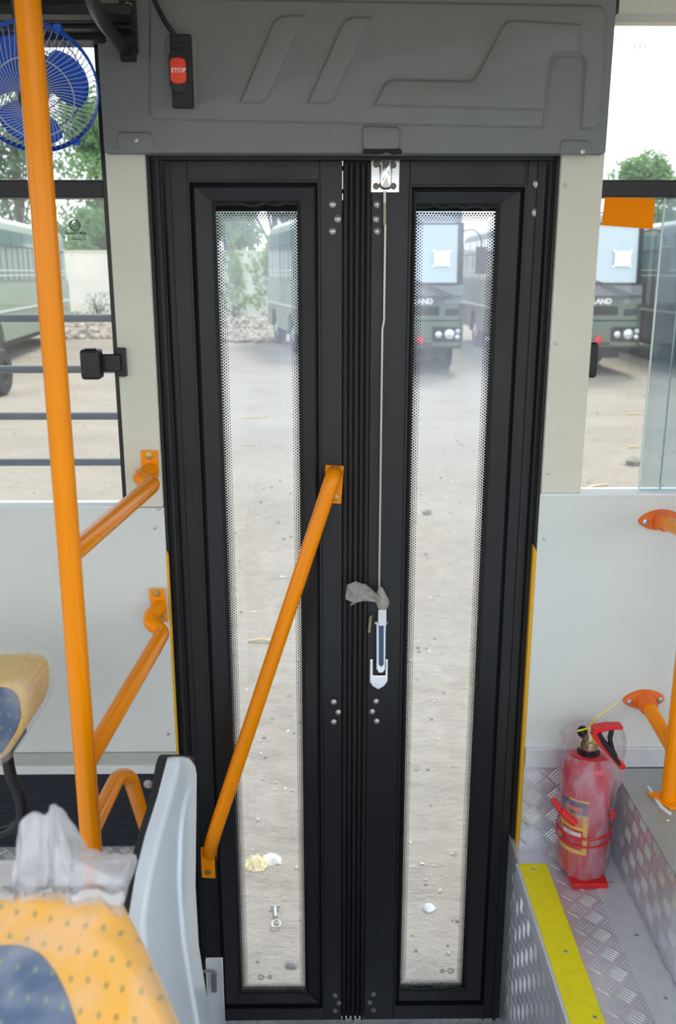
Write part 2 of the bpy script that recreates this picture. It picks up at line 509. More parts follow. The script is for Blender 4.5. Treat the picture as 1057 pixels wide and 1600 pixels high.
# pillars either side of the door
pl = struct(box('wall_pillar_left', PILLAR, LWIN, JL, WY - .008, WY + .06, LSILL + .003, ZT + .01, bevel=.002))
pr = struct(box('wall_pillar_right', PILLAR, JR, RWIN, WY - .008, WY + .06, RSILL + .006, ZT + .01, bevel=.002))
# the part above the door, hidden behind the grey moulding, and above the windows
struct(box('wall_header', DARK, LWIN, RWIN, WY + .012, WY + .06, ZT + .01, ZTOP))
RTOP = hz([(1000, 27)], WY)
struct(box('wall_top_right', PILLAR, RWIN, XRW, WY - .03, WY + .06, RTOP, ZTOP))
LTOP = hz([(160, 62)], WY)
struct(box('wall_top_left', DARK, XLW, LWIN, WY - .01, WY + .06, LTOP, ZTOP))
# ceiling with an unseen open hatch, added to brighten the interior
mb = MB()
HX, HXX, HYY, HYYY = -.70, 1.0, YB + .12, .62
mb.box(XLW, HX, YB, WY + .06, ZTOP, ZTOP + .04); mb.box(HXX, XRW, YB, WY + .06, ZTOP, ZTOP + .04)
mb.box(HX, HXX, YB, HYY, ZTOP, ZTOP + .04); mb.box(HX, HXX, HYYY, WY + .06, ZTOP, ZTOP + .04)
struct(mb.build('ceiling', CREAM))
mb = MB()
for a_ in ((HX - .02, HX, HYY, HYYY), (HXX, HXX + .02, HYY, HYYY), (HX - .02, HXX + .02, HYY - .02, HYY), (HX - .02, HXX + .02, HYYY, HYYY + .02)):
    mb.box(a_[0], a_[1], a_[2], a_[3], ZTOP - .012, ZTOP + .07)
struct(mb.build('trim_10', CREAM))
# the other side of the bus, behind the camera: low wall, window band, pillars
wo = struct(box('wall_far_side', WALL, XLW, XRW, YB - .05, YB, FZ, 1.42))
struct(box('wall_far_side_top', WALL, XLW, XRW, YB - .05, YB, 2.56, ZTOP))
for k in range(5):
    xx = XLW + .03 + k * (XRW - XLW - .12) / 4
    struct(box('wall_far_side_pillar', PILLAR, xx, xx + .06, YB - .05, YB, 1.42, 2.56))
struct(box('wall_rear', WALL, XLW - .05, XLW, YB, WY + .06, FZ, 1.5))
struct(box('wall_front', WALL, XRW, XRW + .05, YB, WY + .06, FZ, 1.5))

# ---- floors
NX = PZ(812, 1350, FZ).x; NX = (NX + PZ(888, 1598, FZ).x) / 2      # left edge of the yellow nosing
WELLY = 1.06
WELLL = JL - .02
fm = PLATE
struct(box('floor_aisle', PLATE, XLW, XRW, YB, WELLY, FZ - .03, FZ))
struct(box('floor_left', PLATE, XLW, WELLL, WELLY, WY + .05, FZ - .03, FZ))
struct(box('floor_right', PLATE, NX + .004, XRW, WELLY, WY + .05, FZ - .03, FZ))
sw = struct(box('floor_step_well', PLATE, WELLL, NX + .05, WELLY - .3, WY + .1, SZ - .03, SZ))
struct(box('wall_step_left', PLATE, WELLL - .004, WELLL, WELLY, WY + .04, SZ, FZ - .03))
struct(box('wall_step_back', PLATE, WELLL, NX, WELLY - .03, WELLY, SZ, FZ - .03))
rs = struct(box('wall_step_right', PLATE, NX, NX + .004, WELLY, WY + .04, SZ, FZ - .001))
# chequer plate that rises from the floor to the right wall panel
RT0 = hz([(900, 1195)], WY)
rb = struct(box('wall_right_base', PLATE, JR, XRW, WY - .002, WY + .05, FZ, RT0))
struct(box('baseboard_right', ALU, JR, XRW, WY - .012, WY + .05, RT0, hz([(900, 1166)], WY), bevel=.001))
kick = struct(box('wall_left_base', VINYL, XLW, JL, WY - .002, WY + .05, FZ, LTRIM2))
# ribs on the dark vinyl board
mb = MB()
nrib = 34
for k in range(nrib):
    z = LLEDGE + .006 + (LTRIM2 - LLEDGE - .01) * k / nrib
    mb.box(XLW + 1.8, JL - .002, WY - .0035, WY - .002, z, z + .0028)
r_ = mb.build('rib', VINYL, kick); r_['kind'] = 'stuff'
LEY = PZ(100, 1345, LLEDGE).y
led = struct(box('trim_5', ALU, XLW, JL - .01, LEY, WY, LLEDGE - .006, LLEDGE))
struct(box('trim_6', PLATE, XLW, JL - .01, LEY, LEY + .004, FZ, LLEDGE - .006))

def ridges(parent, o, u, v, n, w, h, pitch=.036, rot=0, hgt=.0017, clip=None, m=PLATE):
    """raised bars of a chequer plate, laid in the (u, v) plane"""
    o, u, v, n = Vector(o), Vector(u), Vector(v), Vector(n)
    mb = MB()
    R = int((w + h) / pitch) + 2
    ca, sa = cos(rot), sin(rot)
    for i in range(-R, R):
        for j in range(-R, R):
            for k in range(5):
                t = (k - 2) * pitch / 5.6
                if (i + j) % 2:
                    cx, cy, dx, dy = i * pitch, j * pitch + t, 1, 0
                else:
                    cx, cy, dx, dy = i * pitch + t, j * pitch, 0, 1
                X = cx * ca - cy * sa; Y = cx * sa + cy * ca
                if not (.008 < X < w - .008 and .008 < Y < h - .008): continue
                if clip and not clip(X, Y): continue
                D = u * (dx * ca - dy * sa) + v * (dx * sa + dy * ca)
                E = n.cross(D)
                c = o + u * X + v * Y
                L = pitch * .45; ww = .0016 if hgt > .0013 else .0011
                vs = [c - D * L, c - D * L * .55 - E * ww, c + D * L * .55 - E * ww, c + D * L, c + D * L * .55 + E * ww, c - D * L * .55 + E * ww,
                      c - D * L * .5 + n * hgt, c + D * L * .5 + n * hgt]
                mb.add(vs, [(0, 1, 6), (1, 2, 7, 6), (2, 3, 7), (3, 4, 7), (4, 5, 6, 7), (5, 0, 6)])
    q = mb.build('plate_bar', m, parent); q['kind'] = 'stuff'
    return q
fr_ = bpy.data.objects['floor_right']; fl_ = bpy.data.objects['floor_left']
ridges(fr_, (NX + .07, 1.2, FZ), (1, 0, 0), (0, 1, 0), (0, 0, 1), .20, .59, rot=radians(45))
ridges(fl_, (-1.15, 1.25, FZ), (1, 0, 0), (0, 1, 0), (0, 0, 1), .75, LEY - 1.25, rot=radians(20))
ridges(rs, (NX, 1.1, SZ), (0, 1, 0), (0, 0, 1), (-1, 0, 0), .68, FZ - .03 - SZ, rot=0)
ridges(rb, (JR, WY - .002, FZ), (1, 0, 0), (0, 0, 1), (0, -1, 0), .24, RT0 - FZ, rot=radians(45))
ridges(led, (-1.1, LEY, LLEDGE), (1, 0, 0), (0, 1, 0), (0, 0, 1), .72, WY - LEY, rot=radians(45), pitch=.028)
ridges(sw, (WELLL, 1.3, SZ), (1, 0, 0), (0, 1, 0), (0, 0, 1), NX - WELLL, .55, rot=radians(45))

# ---- raised platform on the right
PXF = .640; PZT = hz([(960, 1195)], WY) - .004
plat = struct(MB().box(PXF, XRW, .95, WY - .014, FZ, PZT).build('floor_platform', PLATE))
struct(box('trim_8', mat('platform_top', (168, 172, 172), .5, .4, noise_amt=.1, noise_scale=10), PXF - .002, XRW, .95, WY - .014, PZT, PZT + .003))
ridges(plat, (PXF, .95, FZ), (0, 1, 0), (0, 0, 1), (-1, 0, 0), WY - .96, PZT - FZ, rot=0, pitch=.038, hgt=.0012)
st = struct(box('trim_9', ALU, PXF - .066, PXF - .004, 1.0, WY - .02, FZ, FZ + .003, bevel=.0008))
for y in (1.66, 1.5, 1.34):
    MB().lathe((PXF - .03, y, FZ + .003), (0, 0, 1), [(0, 0), (.004, 0), (.0035, .0015), (0, .0022)], 10).build('screw', STEEL, st)

# ---- yellow stair nosing
nw = .062
y1n = (PZ(812, 1350, FZ + .003).y)
ns = thing('stair_nosing', 'bright yellow aluminium stair nosing along the edge of the chequer plate floor', 'step edge', (NX + .03, 1.4, FZ))
mb = MB(); mb.box(NX, NX + nw, WELLY - .04, y1n, FZ + .0005, FZ + .0045)
mb.build('tread_strip', YELLOW, ns, bevel=.0008)
MB().box(NX - .007, NX - .0005, WELLY - .04, y1n, FZ - .028, FZ + .0045).build('silver_edge', ALU, ns)
for (px, py) in ((833, 1359), (884, 1487), (930, 1590)):
    p = PZ(px, py, FZ + .0045)
    MB().lathe((p.x, p.y, FZ + .0045), (0, 0, 1), [(0, 0), (.0042, 0), (.0035, .0014), (0, .002)], 10).build('screw', STEEL, ns)

# ================================================================== ground and world outside
def gz(x, y):
    v = Vector((x, y, 0))
    w = Vector((v.x * .8 + v.y * .3, v.y * 1.5, 0))
    return .016 * noise.noise(v * 1.1) + .016 * noise.noise(w * 3.1) + .010 * noise.noise(w * 8) + .004 * noise.noise(w * 19)
mb = MB()
xs = [-2.2 + .025 * i for i in range(177)]; ys = [1.9 + .025 * i for i in range(151)]
vs = [(x, y, gz(x, y) * min(1, (5.65 - y) / .6, (x + 2.2) / .3, (2.2 - x) / .3) if 1.9 < y else 0) for y in ys for x in xs]
nx_ = len(xs)
mb.add(vs, [(j * nx_ + i, j * nx_ + i + 1, (j + 1) * nx_ + i + 1, (j + 1) * nx_ + i) for j in range(len(ys) - 1) for i in range(nx_ - 1)])
xe, ye = xs[-1], ys[-1]
mb.add([(-120, -60, 0), (120, -60, 0), (120, 1.9, 0), (-120, 1.9, 0)], [(0, 1, 2, 3)])
mb.add([(-120, ye, 0), (120, ye, 0), (120, 160, 0), (-120, 160, 0)], [(0, 1, 2, 3)])
mb.add([(-120, 1.9, 0), (-2.2, 1.9, 0), (-2.2, ye, 0), (-120, ye, 0)], [(0, 1, 2, 3)])
mb.add([(xe, 1.9, 0), (120, 1.9, 0), (120, ye, 0), (xe, ye, 0)], [(0, 1, 2, 3)])
gr = struct(mb.build('ground', GROUND, origin=(0, 0, 0), smooth=True, angle=80))

# ---- compound wall
def G(px, py):
    p = PZ(px, py, 0); return p
wyb = G(140, 503).y
wt = PY(140, 394, wyb).z
cw = thing('compound_wall', 'long cream plastered boundary wall behind the parked buses', 'wall', (0, wyb, 0))
MB().box(-40, 40, wyb, wyb + .25, -.2, wt).build('wall_face', COMPOUND, cw)
MB().box(-40, 40, wyb - .04, wyb + .3, wt, wt + .08).build('coping', mat('coping', (205, 200, 176), .9), cw)

# ---- trees
rnd = random.Random(4)
def tree(x, y, h, crown, m, label, seed, n=9000, low=.12, leaf=.15):
    R = random.Random(seed)
    t = thing('tree', label, 'tree', (x, y, 0), 'trees beyond the boundary wall')
    mb = MB()
    mb.tube(fillet([(x, y, 0), (x + .15, y, h * .3), (x - .1, y + .1, h * .6), (x, y, h * .85)], .4), [.22 - .015 * i for i in range(12)][:12] if False else .16, 8)
    blobs = []
    for k in range(16):
        a = R.uniform(0, 2 * pi); q = crown * sqrt(R.random()) * .8
        z = h * R.uniform(low, .92)
        q *= sin(pi * min(max((z / h - low + .1) / (1.1 - low), 0.05), .97)) ** .5
        c = Vector((x + q * cos(a), y + q * sin(a), z)); blobs.append((c, crown * R.uniform(.28, .5)))
        mb.tube([(x, y, h * .35), Vector((x, y, h * .35)).lerp(c, .5) + Vector((0, 0, .2)), c], [.07, .045, .02], 5)
    mb.build('trunk', BARK, t, smooth=True)
    lb = MB()
    for k in range(n):
        c, r = blobs[R.randrange(len(blobs))]
        d = Vector((R.gauss(0, 1), R.gauss(0, 1), R.gauss(0, 1))).normalized() * r * (R.random() ** .4)
        p = c + d
        u = Vector((R.gauss(0, 1), R.gauss(0, 1), R.gauss(0, 1))).normalized()
        w = u.orthogonal().normalized(); s = leaf * R.uniform(.6, 1.3)
        lb.add([p - u * s, p + w * s * .5, p + u * s, p - w * s * .5], [(0, 1, 2, 3)])
    f = lb.build('foliage', m, t); f['kind'] = 'stuff'
    return t
tl = [
 (-15.6, wyb + 7, 10.2, 3.4, LEAF2, 'darkest broad tree at the far left above the boundary wall'),
 (-13.2, wyb + 14, 11.6, 4.0, LEAF, 'leafy green tree standing above the wall just left of the left pillar'),
 (-9.2, wyb + 6, 7.8, 2.3, LEAF2, 'lower dark tree above the wall beside the left window pillar'),
 (-4.6, wyb + 1.8, 6.6, 1.9, LEAF, 'green tree seen through the top of the left door pane'),
 (-2.6, wyb + 6.5, 7.8, 2.2, LEAF2, 'dark tree behind the angled bus in the left door pane'),
 (-13.6, wyb + 1.9, 4.6, 1.7, LEAF, 'low bushy green tree just over the wall behind the pale bus'),
 (-10.6, wyb + 1.9, 4.9, 1.6, LEAF, 'low bright bush over the wall in the middle of the left window'),
 (14.6, wyb + 3, 7.2, 2.6, LEAF, 'green tree at the right behind the bus roofs in the right window'),
 (11.2, wyb + 6, 6.2, 2.0, LEAF2, 'small dark tree behind the front-facing buses'),
]
for k, a in enumerate(tl):
    tree(*a, seed=20 + k)

# ---- climbing vine on the wall, scrub and rubble
R = random.Random(8)
vn = thing('climbing_vine', 'climbing vine with bright leaves hanging down the cream boundary wall', 'vine', (-4.2, wyb - .05, 0))
mb = MB(); lb = MB()
for k in range(9):
    px = R.uniform(350, 432); py = R.uniform(375, 410)
    pts = []
    L_ = R.randint(4, 9)
    for q in range(L_):
        p = PY(px, py, wyb - .12); pts.append(p)
        for w in range(12):
            c = p + Vector((R.gauss(0, .16), R.uniform(-.12, .05), R.gauss(0, .18)))
            u = Vector((R.gauss(0, 1), R.gauss(0, .5), R.gauss(0, 1))).normalized(); v = u.cross(Vector((0, 1, .3))).normalized(); s = R.uniform(.06, .13)
            lb.add([c - u * s, c + v * s * .6, c + u * s, c - v * s * .6], [(0, 1, 2, 3)])
        px += R.uniform(-7, 7); py += R.uniform(8, 18)
    mb.tube(pts, .02, 5)
mb.build('stem', BARK, vn); f = lb.build('foliage', VINE, vn); f['kind'] = 'stuff'
def scrub(px, py, hpx, label, seed):
    R = random.Random(seed)
    b = PZ(px, py, 0); b.y -= .3
    t = thing('dry_shrub', label, 'shrub', (b.x, b.y, 0))
    mb = MB(); hgt = PY(px, py - hpx, b.y).z
    for k in range(9):
        q = R.uniform(-.5, .5)
        mb.tube([b, b + Vector((q * .4, 0, hgt * .5)), b + Vector((q * 1.4, R.uniform(-.2, .2), hgt * R.uniform(.7, 1)))], [.02, .014, .006], 5)
    mb.build('stem', BARK, t)
    lb = MB()
    for k in range(160):
        c = b + Vector((R.gauss(0, .28), R.gauss(0, .1), hgt * R.uniform(.05, 1))); u = Vector((R.gauss(0, 1), R.gauss(0, 1), R.gauss(0, 1))).normalized(); v = u.orthogonal().normalized() * .03
        lb.add([c - u * .07, c + v, c + u * .07, c - v], [(0, 1, 2, 3)])
    f = lb.build('foliage', LEAF2, t); f['kind'] = 'stuff'
scrub(160, 506, 50, 'thin dry shrub against the cream wall beside the left window pillar', 3)
scrub(122, 508, 22, 'low scrubby weed at the foot of the wall beside the pale bus', 5)
scrub(372, 512, 46, 'dark bare shrub on the wall seen through the left door pane', 7)

def rock(mb, c, r, R, flat=.7):
    c = Vector(c); ph = R.uniform(0, 50)
    n, m = 7, 5; rings = []
    for k in range(m + 1):
        t = pi * k / m; ring = []
        for j in range(n):
            q = 2 * pi * j / n
            d = Vector((max(sin(t), .02) * cos(q), max(sin(t), .02) * sin(q), -cos(t)))
            rr = r * (1 + .35 * noise.noise(d * 1.7 + Vector((ph, 0, 0))))
            ring.append(c + Vector((d.x * rr, d.y * rr, d.z * rr * flat)))
        rings.append(ring)
    mb.loft(rings)
def heap(px0, px1, py0, py1, n, label, seed, peak=.45):
    R = random.Random(seed); mb = MB()
    for k in range(n):
        px = R.uniform(px0, px1); t = (px - px0) / (px1 - px0)
        py = R.uniform(py0, py1)
        p = PZ(px, py, 0); hh = peak * sin(pi * t) * R.random() * (py1 - py) / (py1 - py0)
        rock(mb, (p.x, p.y, hh + .05), R.uniform(.04, .13), R)
    o = mb.build('rubble_heap', RUBBLE); tag(o, label, 'rubble', kind='stuff')
heap(345, 432, 512, 536, 520, 'heap of broken rubble at the foot of the wall in the left door pane', 2, .55)
heap(96, 178, 507, 530, 300, 'low rubble heap at the foot of the wall beside the pale bus', 6, .55)

# ================================================================== buses
def text(name, body, size, m, parent, loc, rot, ext=.004, bold=0.0, spacing=1.0, align='CENTER'):
    cu = bpy.data.curves.new(name, 'FONT'); cu.body = body; cu.size = size; cu.extrude = ext; cu.offset = bold
    cu.align_x = align; cu.align_y = 'CENTER'; cu.space_character = spacing
    cu.materials.append(m)
    o = bpy.data.objects.new(name, cu); COL.objects.link(o); o.parent = parent
    o.location = Vector(loc); o.rotation_euler = rot
    bpy.context.view_layer.update()
    me = bpy.data.meshes.new_from_object(o)
    q = bpy.data.objects.new(name + '_mesh', me); COL.objects.link(q); q.parent = parent
    q.location = o.location; q.rotation_euler = o.rotation_euler
    bpy.data.objects.remove(o); q.name = name
    OFF[q.name] = Vector(loc)
    return q

WHITEP = mat('white_enamel', (240, 244, 244), .4)
REDREF = mat('red_reflector', (225, 40, 48), .4)
def bus(loc, rz, label, L=10.5, paint=BODY, front=True, H=3.38, side_paint=None, sides=(-1, 1), Wd=2.36):
    """local frame: front at y = 0 looking down -y, body runs to y = L"""
    t = thing('bus', label, 'bus', (0, 0, 0), 'army green buses parked in the yard')
    sp_ = side_paint or paint
    hw = Wd / 2; z0 = .55; zw = 1.86; zr = H - .26
    def arch(yc, r=.56):
        return [(yc + r * cos(a), .5 + r * 1.05 * sin(a)) for a in [pi * k / 8 for k in range(9)]][::-1]
    yf, yr = (2.6, L - 2.9) if L > 7 else (1.5, L - 1.4)
    prof = [(0.12, z0)] + arch(yf) + arch(yr) + [(L, z0), (L, zw), (.10, zw)]
    prof = [(a, max(b, z0)) if not (.3 < abs(a) < L) else (a, b) for a, b in prof]
    prof = [(a, max(b, z0)) for a, b in prof]
    mb = MB(); mb.prism([(-hw, a, b) for a, b in prof], (Wd, 0, 0)); mb.build('lower_body', sp_, t)
    # upper body, with its rounded roof
    rings = []
    for y, ins in ((.12, .10), (.3, .03), (L - .15, .02), (L, .10)):
        top = H - ins
        sec = [(-hw + .02, zw), (-hw + .05, zr - .1), (-hw + .1, zr + .06), (-hw + .28, top - .05), (-hw + .7, top), (hw - .7, top), (hw - .28, top - .05), (hw - .1, zr + .06), (hw - .05, zr - .1), (hw - .02, zw)]
        rings.append([(a * (1 - ins * .3), y, b) for a, b in sec])
    MB().loft(rings).build('upper_body', sp_, t, smooth=True)
    rings2 = []
    for y, ins in ((.10, .10), (.3, .03), (L - .12, .02), (L + .01, .10)):
        top = H - ins + .006
        sec = [(-hw + .085, zr + .04), (-hw + .275, top - .045), (-hw + .7, top), (hw - .7, top), (hw - .275, top - .045), (hw - .085, zr + .04)]
        rings2.append([(a * (1 - ins * .3), y, b) for a, b in sec])
    MB().loft(rings2).build('roof', ROOFW, t, smooth=True)
    for sx in sides:
        x = sx * hw
        nwin = max(int((L - 1.6) / 1.15), 2); wl = (L - 1.5) / nwin
        for k in range(nwin):
            ya = .95 + k * wl
            w = MB().box(min(x - sx * .06, x + sx * .004), max(x - sx * .06, x + sx * .004), ya + .05, ya + wl - .05, 1.95, zr - .12).build('side_window', BUSGLASS, t)
            b = MB()
            b.box(min(x, x + sx * .012), max(x, x + sx * .012), ya + .03, ya + wl - .03, zr - .5, zr - .46)
            b.box(min(x, x + sx * .012), max(x, x + sx * .012), ya + wl / 2 - .03, ya + wl / 2 + .03, 1.95, zr - .5)
            b.build('window_bar', DARK, w)
            b = MB()
            for zz in (2.05, 2.17):
                b.box(min(x + sx * .01, x + sx * .03), max(x + sx * .01, x + sx * .03), ya, ya + wl, zz, zz + .025)
            b.build('guard_rail', TRIMG, w)
        MB().box(min(x, x + sx * .02), max(x, x + sx * .02), .25, L - .1, 1.22, 1.27).build('rub_strip', TRIMG, t)
        for k in range(3):
            MB().box(min(x, x + sx * .02), max(x, x + sx * .02), L - 1.0 - k * 2.6, L - .92 - k * 2.6, .98, 1.06).build('marker_lamp', REDREF, t)
        for yc in (yf, yr):
            wmb = MB(); wmb.lathe((x - sx * .32, yc, .48), (sx, 0, 0), [(0.2, 0), (.44, 0), (.48, .04), (.48, .22), (.44, .27), (.3, .27), (.27, .22), (.1, .22), (.08, .27), (0, .27)], 24)
            wh = wmb.build('wheel', TYRE, t, smooth=True)
            MB().lathe((x - sx * .105, yc, .48), (sx, 0, 0), [(0, 0), (.24, 0), (.22, .03), (.12, .04), (.1, .07), (0, .07)], 18).build('hub', TRIMG, wh, smooth=True)
    MB().box(-hw + .3, hw - .3, .3, L - .3, .34, .6).build('chassis', DARK, t)
    if front:
        # lower nose, bumper
        def slab(x0, x1, z0, z1, y0, y1=None, cr=.12):
            y1 = y0 if y1 is None else y1
            pts = [(x0 + cr, y0), (x1 - cr, y0), (x1, y0 + cr), (x1, .2), (x0, .2), (x0, y0 + cr)]
            return MB().loft([[(a, b, z0) for a, b in pts], [(a, b + (y1 - y0) if b < .19 else b, z1) for a, b in pts]])
        slab(-hw, hw, 1.16, 1.9, -.12, .02).build('nose_panel', paint, t, bevel=.01)
        bm = slab(-hw, hw, .62, 1.14, -.22, -.16).build('bumper', paint, t, bevel=.02)
        # windscreen with its rubber surround, grey cap above
        slab(-hw + .01, hw - .01, 1.87, H - .24, .0, .075, .13).build('windscreen_frame', DARK, t)
        pts = []
        slab(-hw + .045, hw - .045, 1.93, H - .29, -.02, .055, .13).build('windscreen', SCREEN, t, smooth=True, angle=30)
        slab(-hw + .06, hw - .06, H - .26, H - .02, .03, .22, .2).build('front_cap', mat('front_cap', (128, 142, 158), .4), t, bevel=.02)
        MB().box(-hw + .05, hw - .05, -.14, -.09, 1.64, 1.665).build('cowl_seam', DARK, t)
        # grille and vents
        def P_(z): return -.12 + .14 * (z - 1.16) / .74
        MB().prism([(-hw + .02, P_(1.5) + .0, 1.5), (hw - .02, P_(1.5), 1.5), (hw - .02, P_(1.88), 1.88), (-hw + .02, P_(1.88), 1.88)], (0, -.008, 0)).build('scuttle_panel', mat('scuttle_grey', (104, 112, 118), .4), t)
        g = MB().box(-.66, .66, P_(1.35) - .025, P_(1.35) + .02, 1.26, 1.45).build('grille', BLACKPL, t, bevel=.02)
        for z in (1.3, 1.35, 1.4):
            MB().box(-.62, .62, P_(1.35) - .034, P_(1.35) - .02, z, z + .018).build('grille_slat', DARK, g)
        MB().prism([(-.72, P_(1.5), 1.5), (.72, P_(1.5), 1.5), (.84, P_(1.64), 1.63), (-.84, P_(1.64), 1.63)], (0, -.012, 0)).build('name_panel', mat('name_panel_grey', (58, 66, 70), .4), t)
        for sx in (-1, 1):
            MB().prism([(sx * .78, P_(1.3), 1.25), (sx * 1.06, P_(1.3), 1.27), (sx * 1.08, P_(1.4), 1.40), (sx * .80, P_(1.4), 1.39)], (0, -.02, 0)).build('vent', BLACKPL, t, bevel=.008)
            hl = MB().box(min(sx * .52, sx * 1.12), max(sx * .52, sx * 1.12), -.245, -.20, .73, 1.03).build('headlight_cluster', DARK, t, bevel=.03)
            for (xx, zz, rr, mm) in ((.64, .87, .062, LAMPGLASS), (.87, .88, .09, LAMPGLASS), (1.04, .82, .045, LAMPGLASS), (1.045, .94, .045, REDREF if False else TRIMG)):
                MB().lathe((sx * xx, -.235, zz), (0, -1, 0), [(rr * 1.15, 0), (rr * 1.15, .02), (rr, .025), (rr * .6, .045), (0, .05)], 18).build('lamp', mm, hl, smooth=True)
            # mirror on its curved arm
            am = MB(); am.tube(fillet([(sx * (hw - .06), .02, H - .42), (sx * (hw + .12), -.22, H - .38), (sx * (hw + .28), -.3, H - .55), (sx * (hw + .28), -.3, H - .85)], .15), .018, 8)
            ar = am.build('mirror_arm', DARK, t, smooth=True)
            MB().box(min(sx * (hw + .17), sx * (hw + .4)), max(sx * (hw + .17), sx * (hw + .4)), -.36, -.27, H - 1.28, H - .72).build('mirror', BLACKPL, ar, bevel=.04)
        # wipers
        for x0, x1 in ((-.7, .05), (.15, .9)):
            w = MB(); w.tube([(x1, -.12, 1.68), (x0 + .2, -.05, 1.9), (x0, -.03, 1.97)], .014, 6)
            w.tube([(x1 + .02, -.14, 1.60), (x0 + .1, -.07, 1.88)], .012, 6)
            w.build('wiper', BLACKPL, t)
        text('lettering', 'LEYLAND', .150, WHITEP, t, (.20, P_(1.56) - .02, 1.545), (pi / 2, 0, 0), .004, .008, 1.0)
        sh = MB(); sh.box(.52, .86, -.055, -.05, 2.26, 2.57)
        pp = sh.build('paper_notice', PAPER, t); pp.rotation_euler = (radians(0), 0, 0)
        for (xx, zz) in ((.5, 2.26), (.86, 2.26), (.5, 2.57), (.86, 2.57)):
            MB().box(xx - .03, xx + .03, -.058, -.052, zz - .02, zz + .02).build('tape', PAPER, pp)
        R = random.Random(3)
        ck = MB(); rock(ck, (.24, -.27, .76), .09, R, 1.0); ck.build('red_cap', REDREF, t, smooth=True)
        MB().box(.05, .5, -.235, -.2, .66, .70).build('bumper_slot', DARK, t)
    t.location = loc; t.rotation_euler = (0, 0, rz)
    return t
# front-facing pair (seen through the right door pane and the right window)
ZD = 19.3
def gx(px, zc): return (px - 528.5) / F * zc
def at_px(px, y):      # ground point under column px at depth y
    d = ray(px, 450); return EYE.x + d.x * y / d.y
bus((at_px(638, 19.4), 19.4, 0), 0, 'army green bus front with white notice, seen through the right door pane', L=4.4)
bus((at_px(918, 19.4), 19.4, 0), 0, 'army green bus front with white notice, seen through the right window', L=10.5, side_paint=BODY_SHADE)  # side takes the darker green for the shaded gap
xf = at_px(1056, 21.0)
bus((xf + 1.18, 17.8, 0), 0, 'dark green bus at the right edge of the right window, shade painted into its side', L=10.5, paint=BODY_SHADE, side_paint=BODY_SHADE)
# angled pale bus behind the left door pane: its side runs from far left to near right
def side_bus(pa, ya, pb, yb, L, label, paint, side=-1, H=3.4, near_front=True):
    A = Vector((at_px(pa, ya), ya, 0)); B = Vector((at_px(pb, yb), yb, 0))
    d = (B - A).normalized() if near_front else (A - B).normalized()   # heading of the front
    # local -y is the front
    rz = atan2(d.y, d.x) + pi / 2
    M = Matrix.Rotation(rz, 4, 'Z')
    frontpt = B if near_front else A
    # local corner of the visible side at the front is (side*hw, 0)
    c = frontpt - (M @ Vector((side * 1.18, 0, 0)))
    return c, rz
ps, pe = (418, 29.5), (468, 23.6)
c, rz = side_bus(ps[0], ps[1], pe[0], pe[1], 0, '', BODY2, side=1)
B_ = Vector((at_px(*pe), pe[1], 0)); A_ = Vector((at_px(*ps), ps[1], 0))
d = (A_ - B_).normalized()            # rearwards
nrm = Vector((-d.y, d.x, 0))
if nrm.dot(-B_) < 0: nrm = -nrm       # towards the camera side
rz = atan2(d.y, d.x) - pi / 2
ctr = B_ - nrm * 1.15
bus((ctr.x, ctr.y, 0), rz, 'pale green bus parked at an angle, its side seen through the left door pane', L=(A_ - B_).length, paint=BODY2, front=False, H=3.6, Wd=2.3)
# pale bus in the left window, its side turned to us
B_ = Vector((at_px(-60, 18.5), 18.5, 0)); A_ = Vector((at_px(108, 31.0), 31.0, 0))
d = (A_ - B_).normalized(); nrm = Vector((-d.y, d.x, 0))
if nrm.dot(-B_) < 0: nrm = -nrm
rz = atan2(d.y, d.x) - pi / 2
ctr = B_ - nrm * 1.18
bus((ctr.x, ctr.y, 0), rz, 'pale green bus with barred windows seen through the left window', L=(A_ - B_).length, paint=BODY2, front=False, H=3.5)

# dark post and tyre at the far left (a vehicle corner cut by the frame)
p = PZ(-8, 618, 0)
vt = thing('tractor', 'dark vehicle corner with a tyre and silver bar at the left edge', 'vehicle', (p.x, p.y, 0))
wm = MB().lathe((p.x - .05, p.y, .42), (1, 0, 0), [(0, 0), (.2, 0), (.38, 0), (.42, .05), (.42, .24), (.38, .28), (.2, .28), (.17, .22), (0, .22)], 24).build('tyre', TYRE, vt, smooth=True)
q = p + Vector((-.12, .3, 0))
MB().box(q.x - .2, q.x + .16, q.y, q.y + .12, .35, PY(5, 405, q.y).z).build('corner_post', mat('corner_post_grey', (66, 70, 78), .5), vt, bevel=.02)
MB().tube([(p.x - .8, p.y - .12, .78), (p.x + .16, p.y - .12, .93)], .035, 8).build('silver_bar', ALU, vt)
MB().box(q.x - .5, q.x + .12, q.y - .02, q.y + .1, .55, .8).build('fender', DARK, vt, bevel=.02)

# ---- litter on the ground
def gpt(px, py, dz=0):
    p = PZ(px, py, 0); return Vector((p.x, p.y, gz(p.x, p.y) + dz)) if p.y < 5 else Vector((p.x, p.y, dz))
R = random.Random(12)
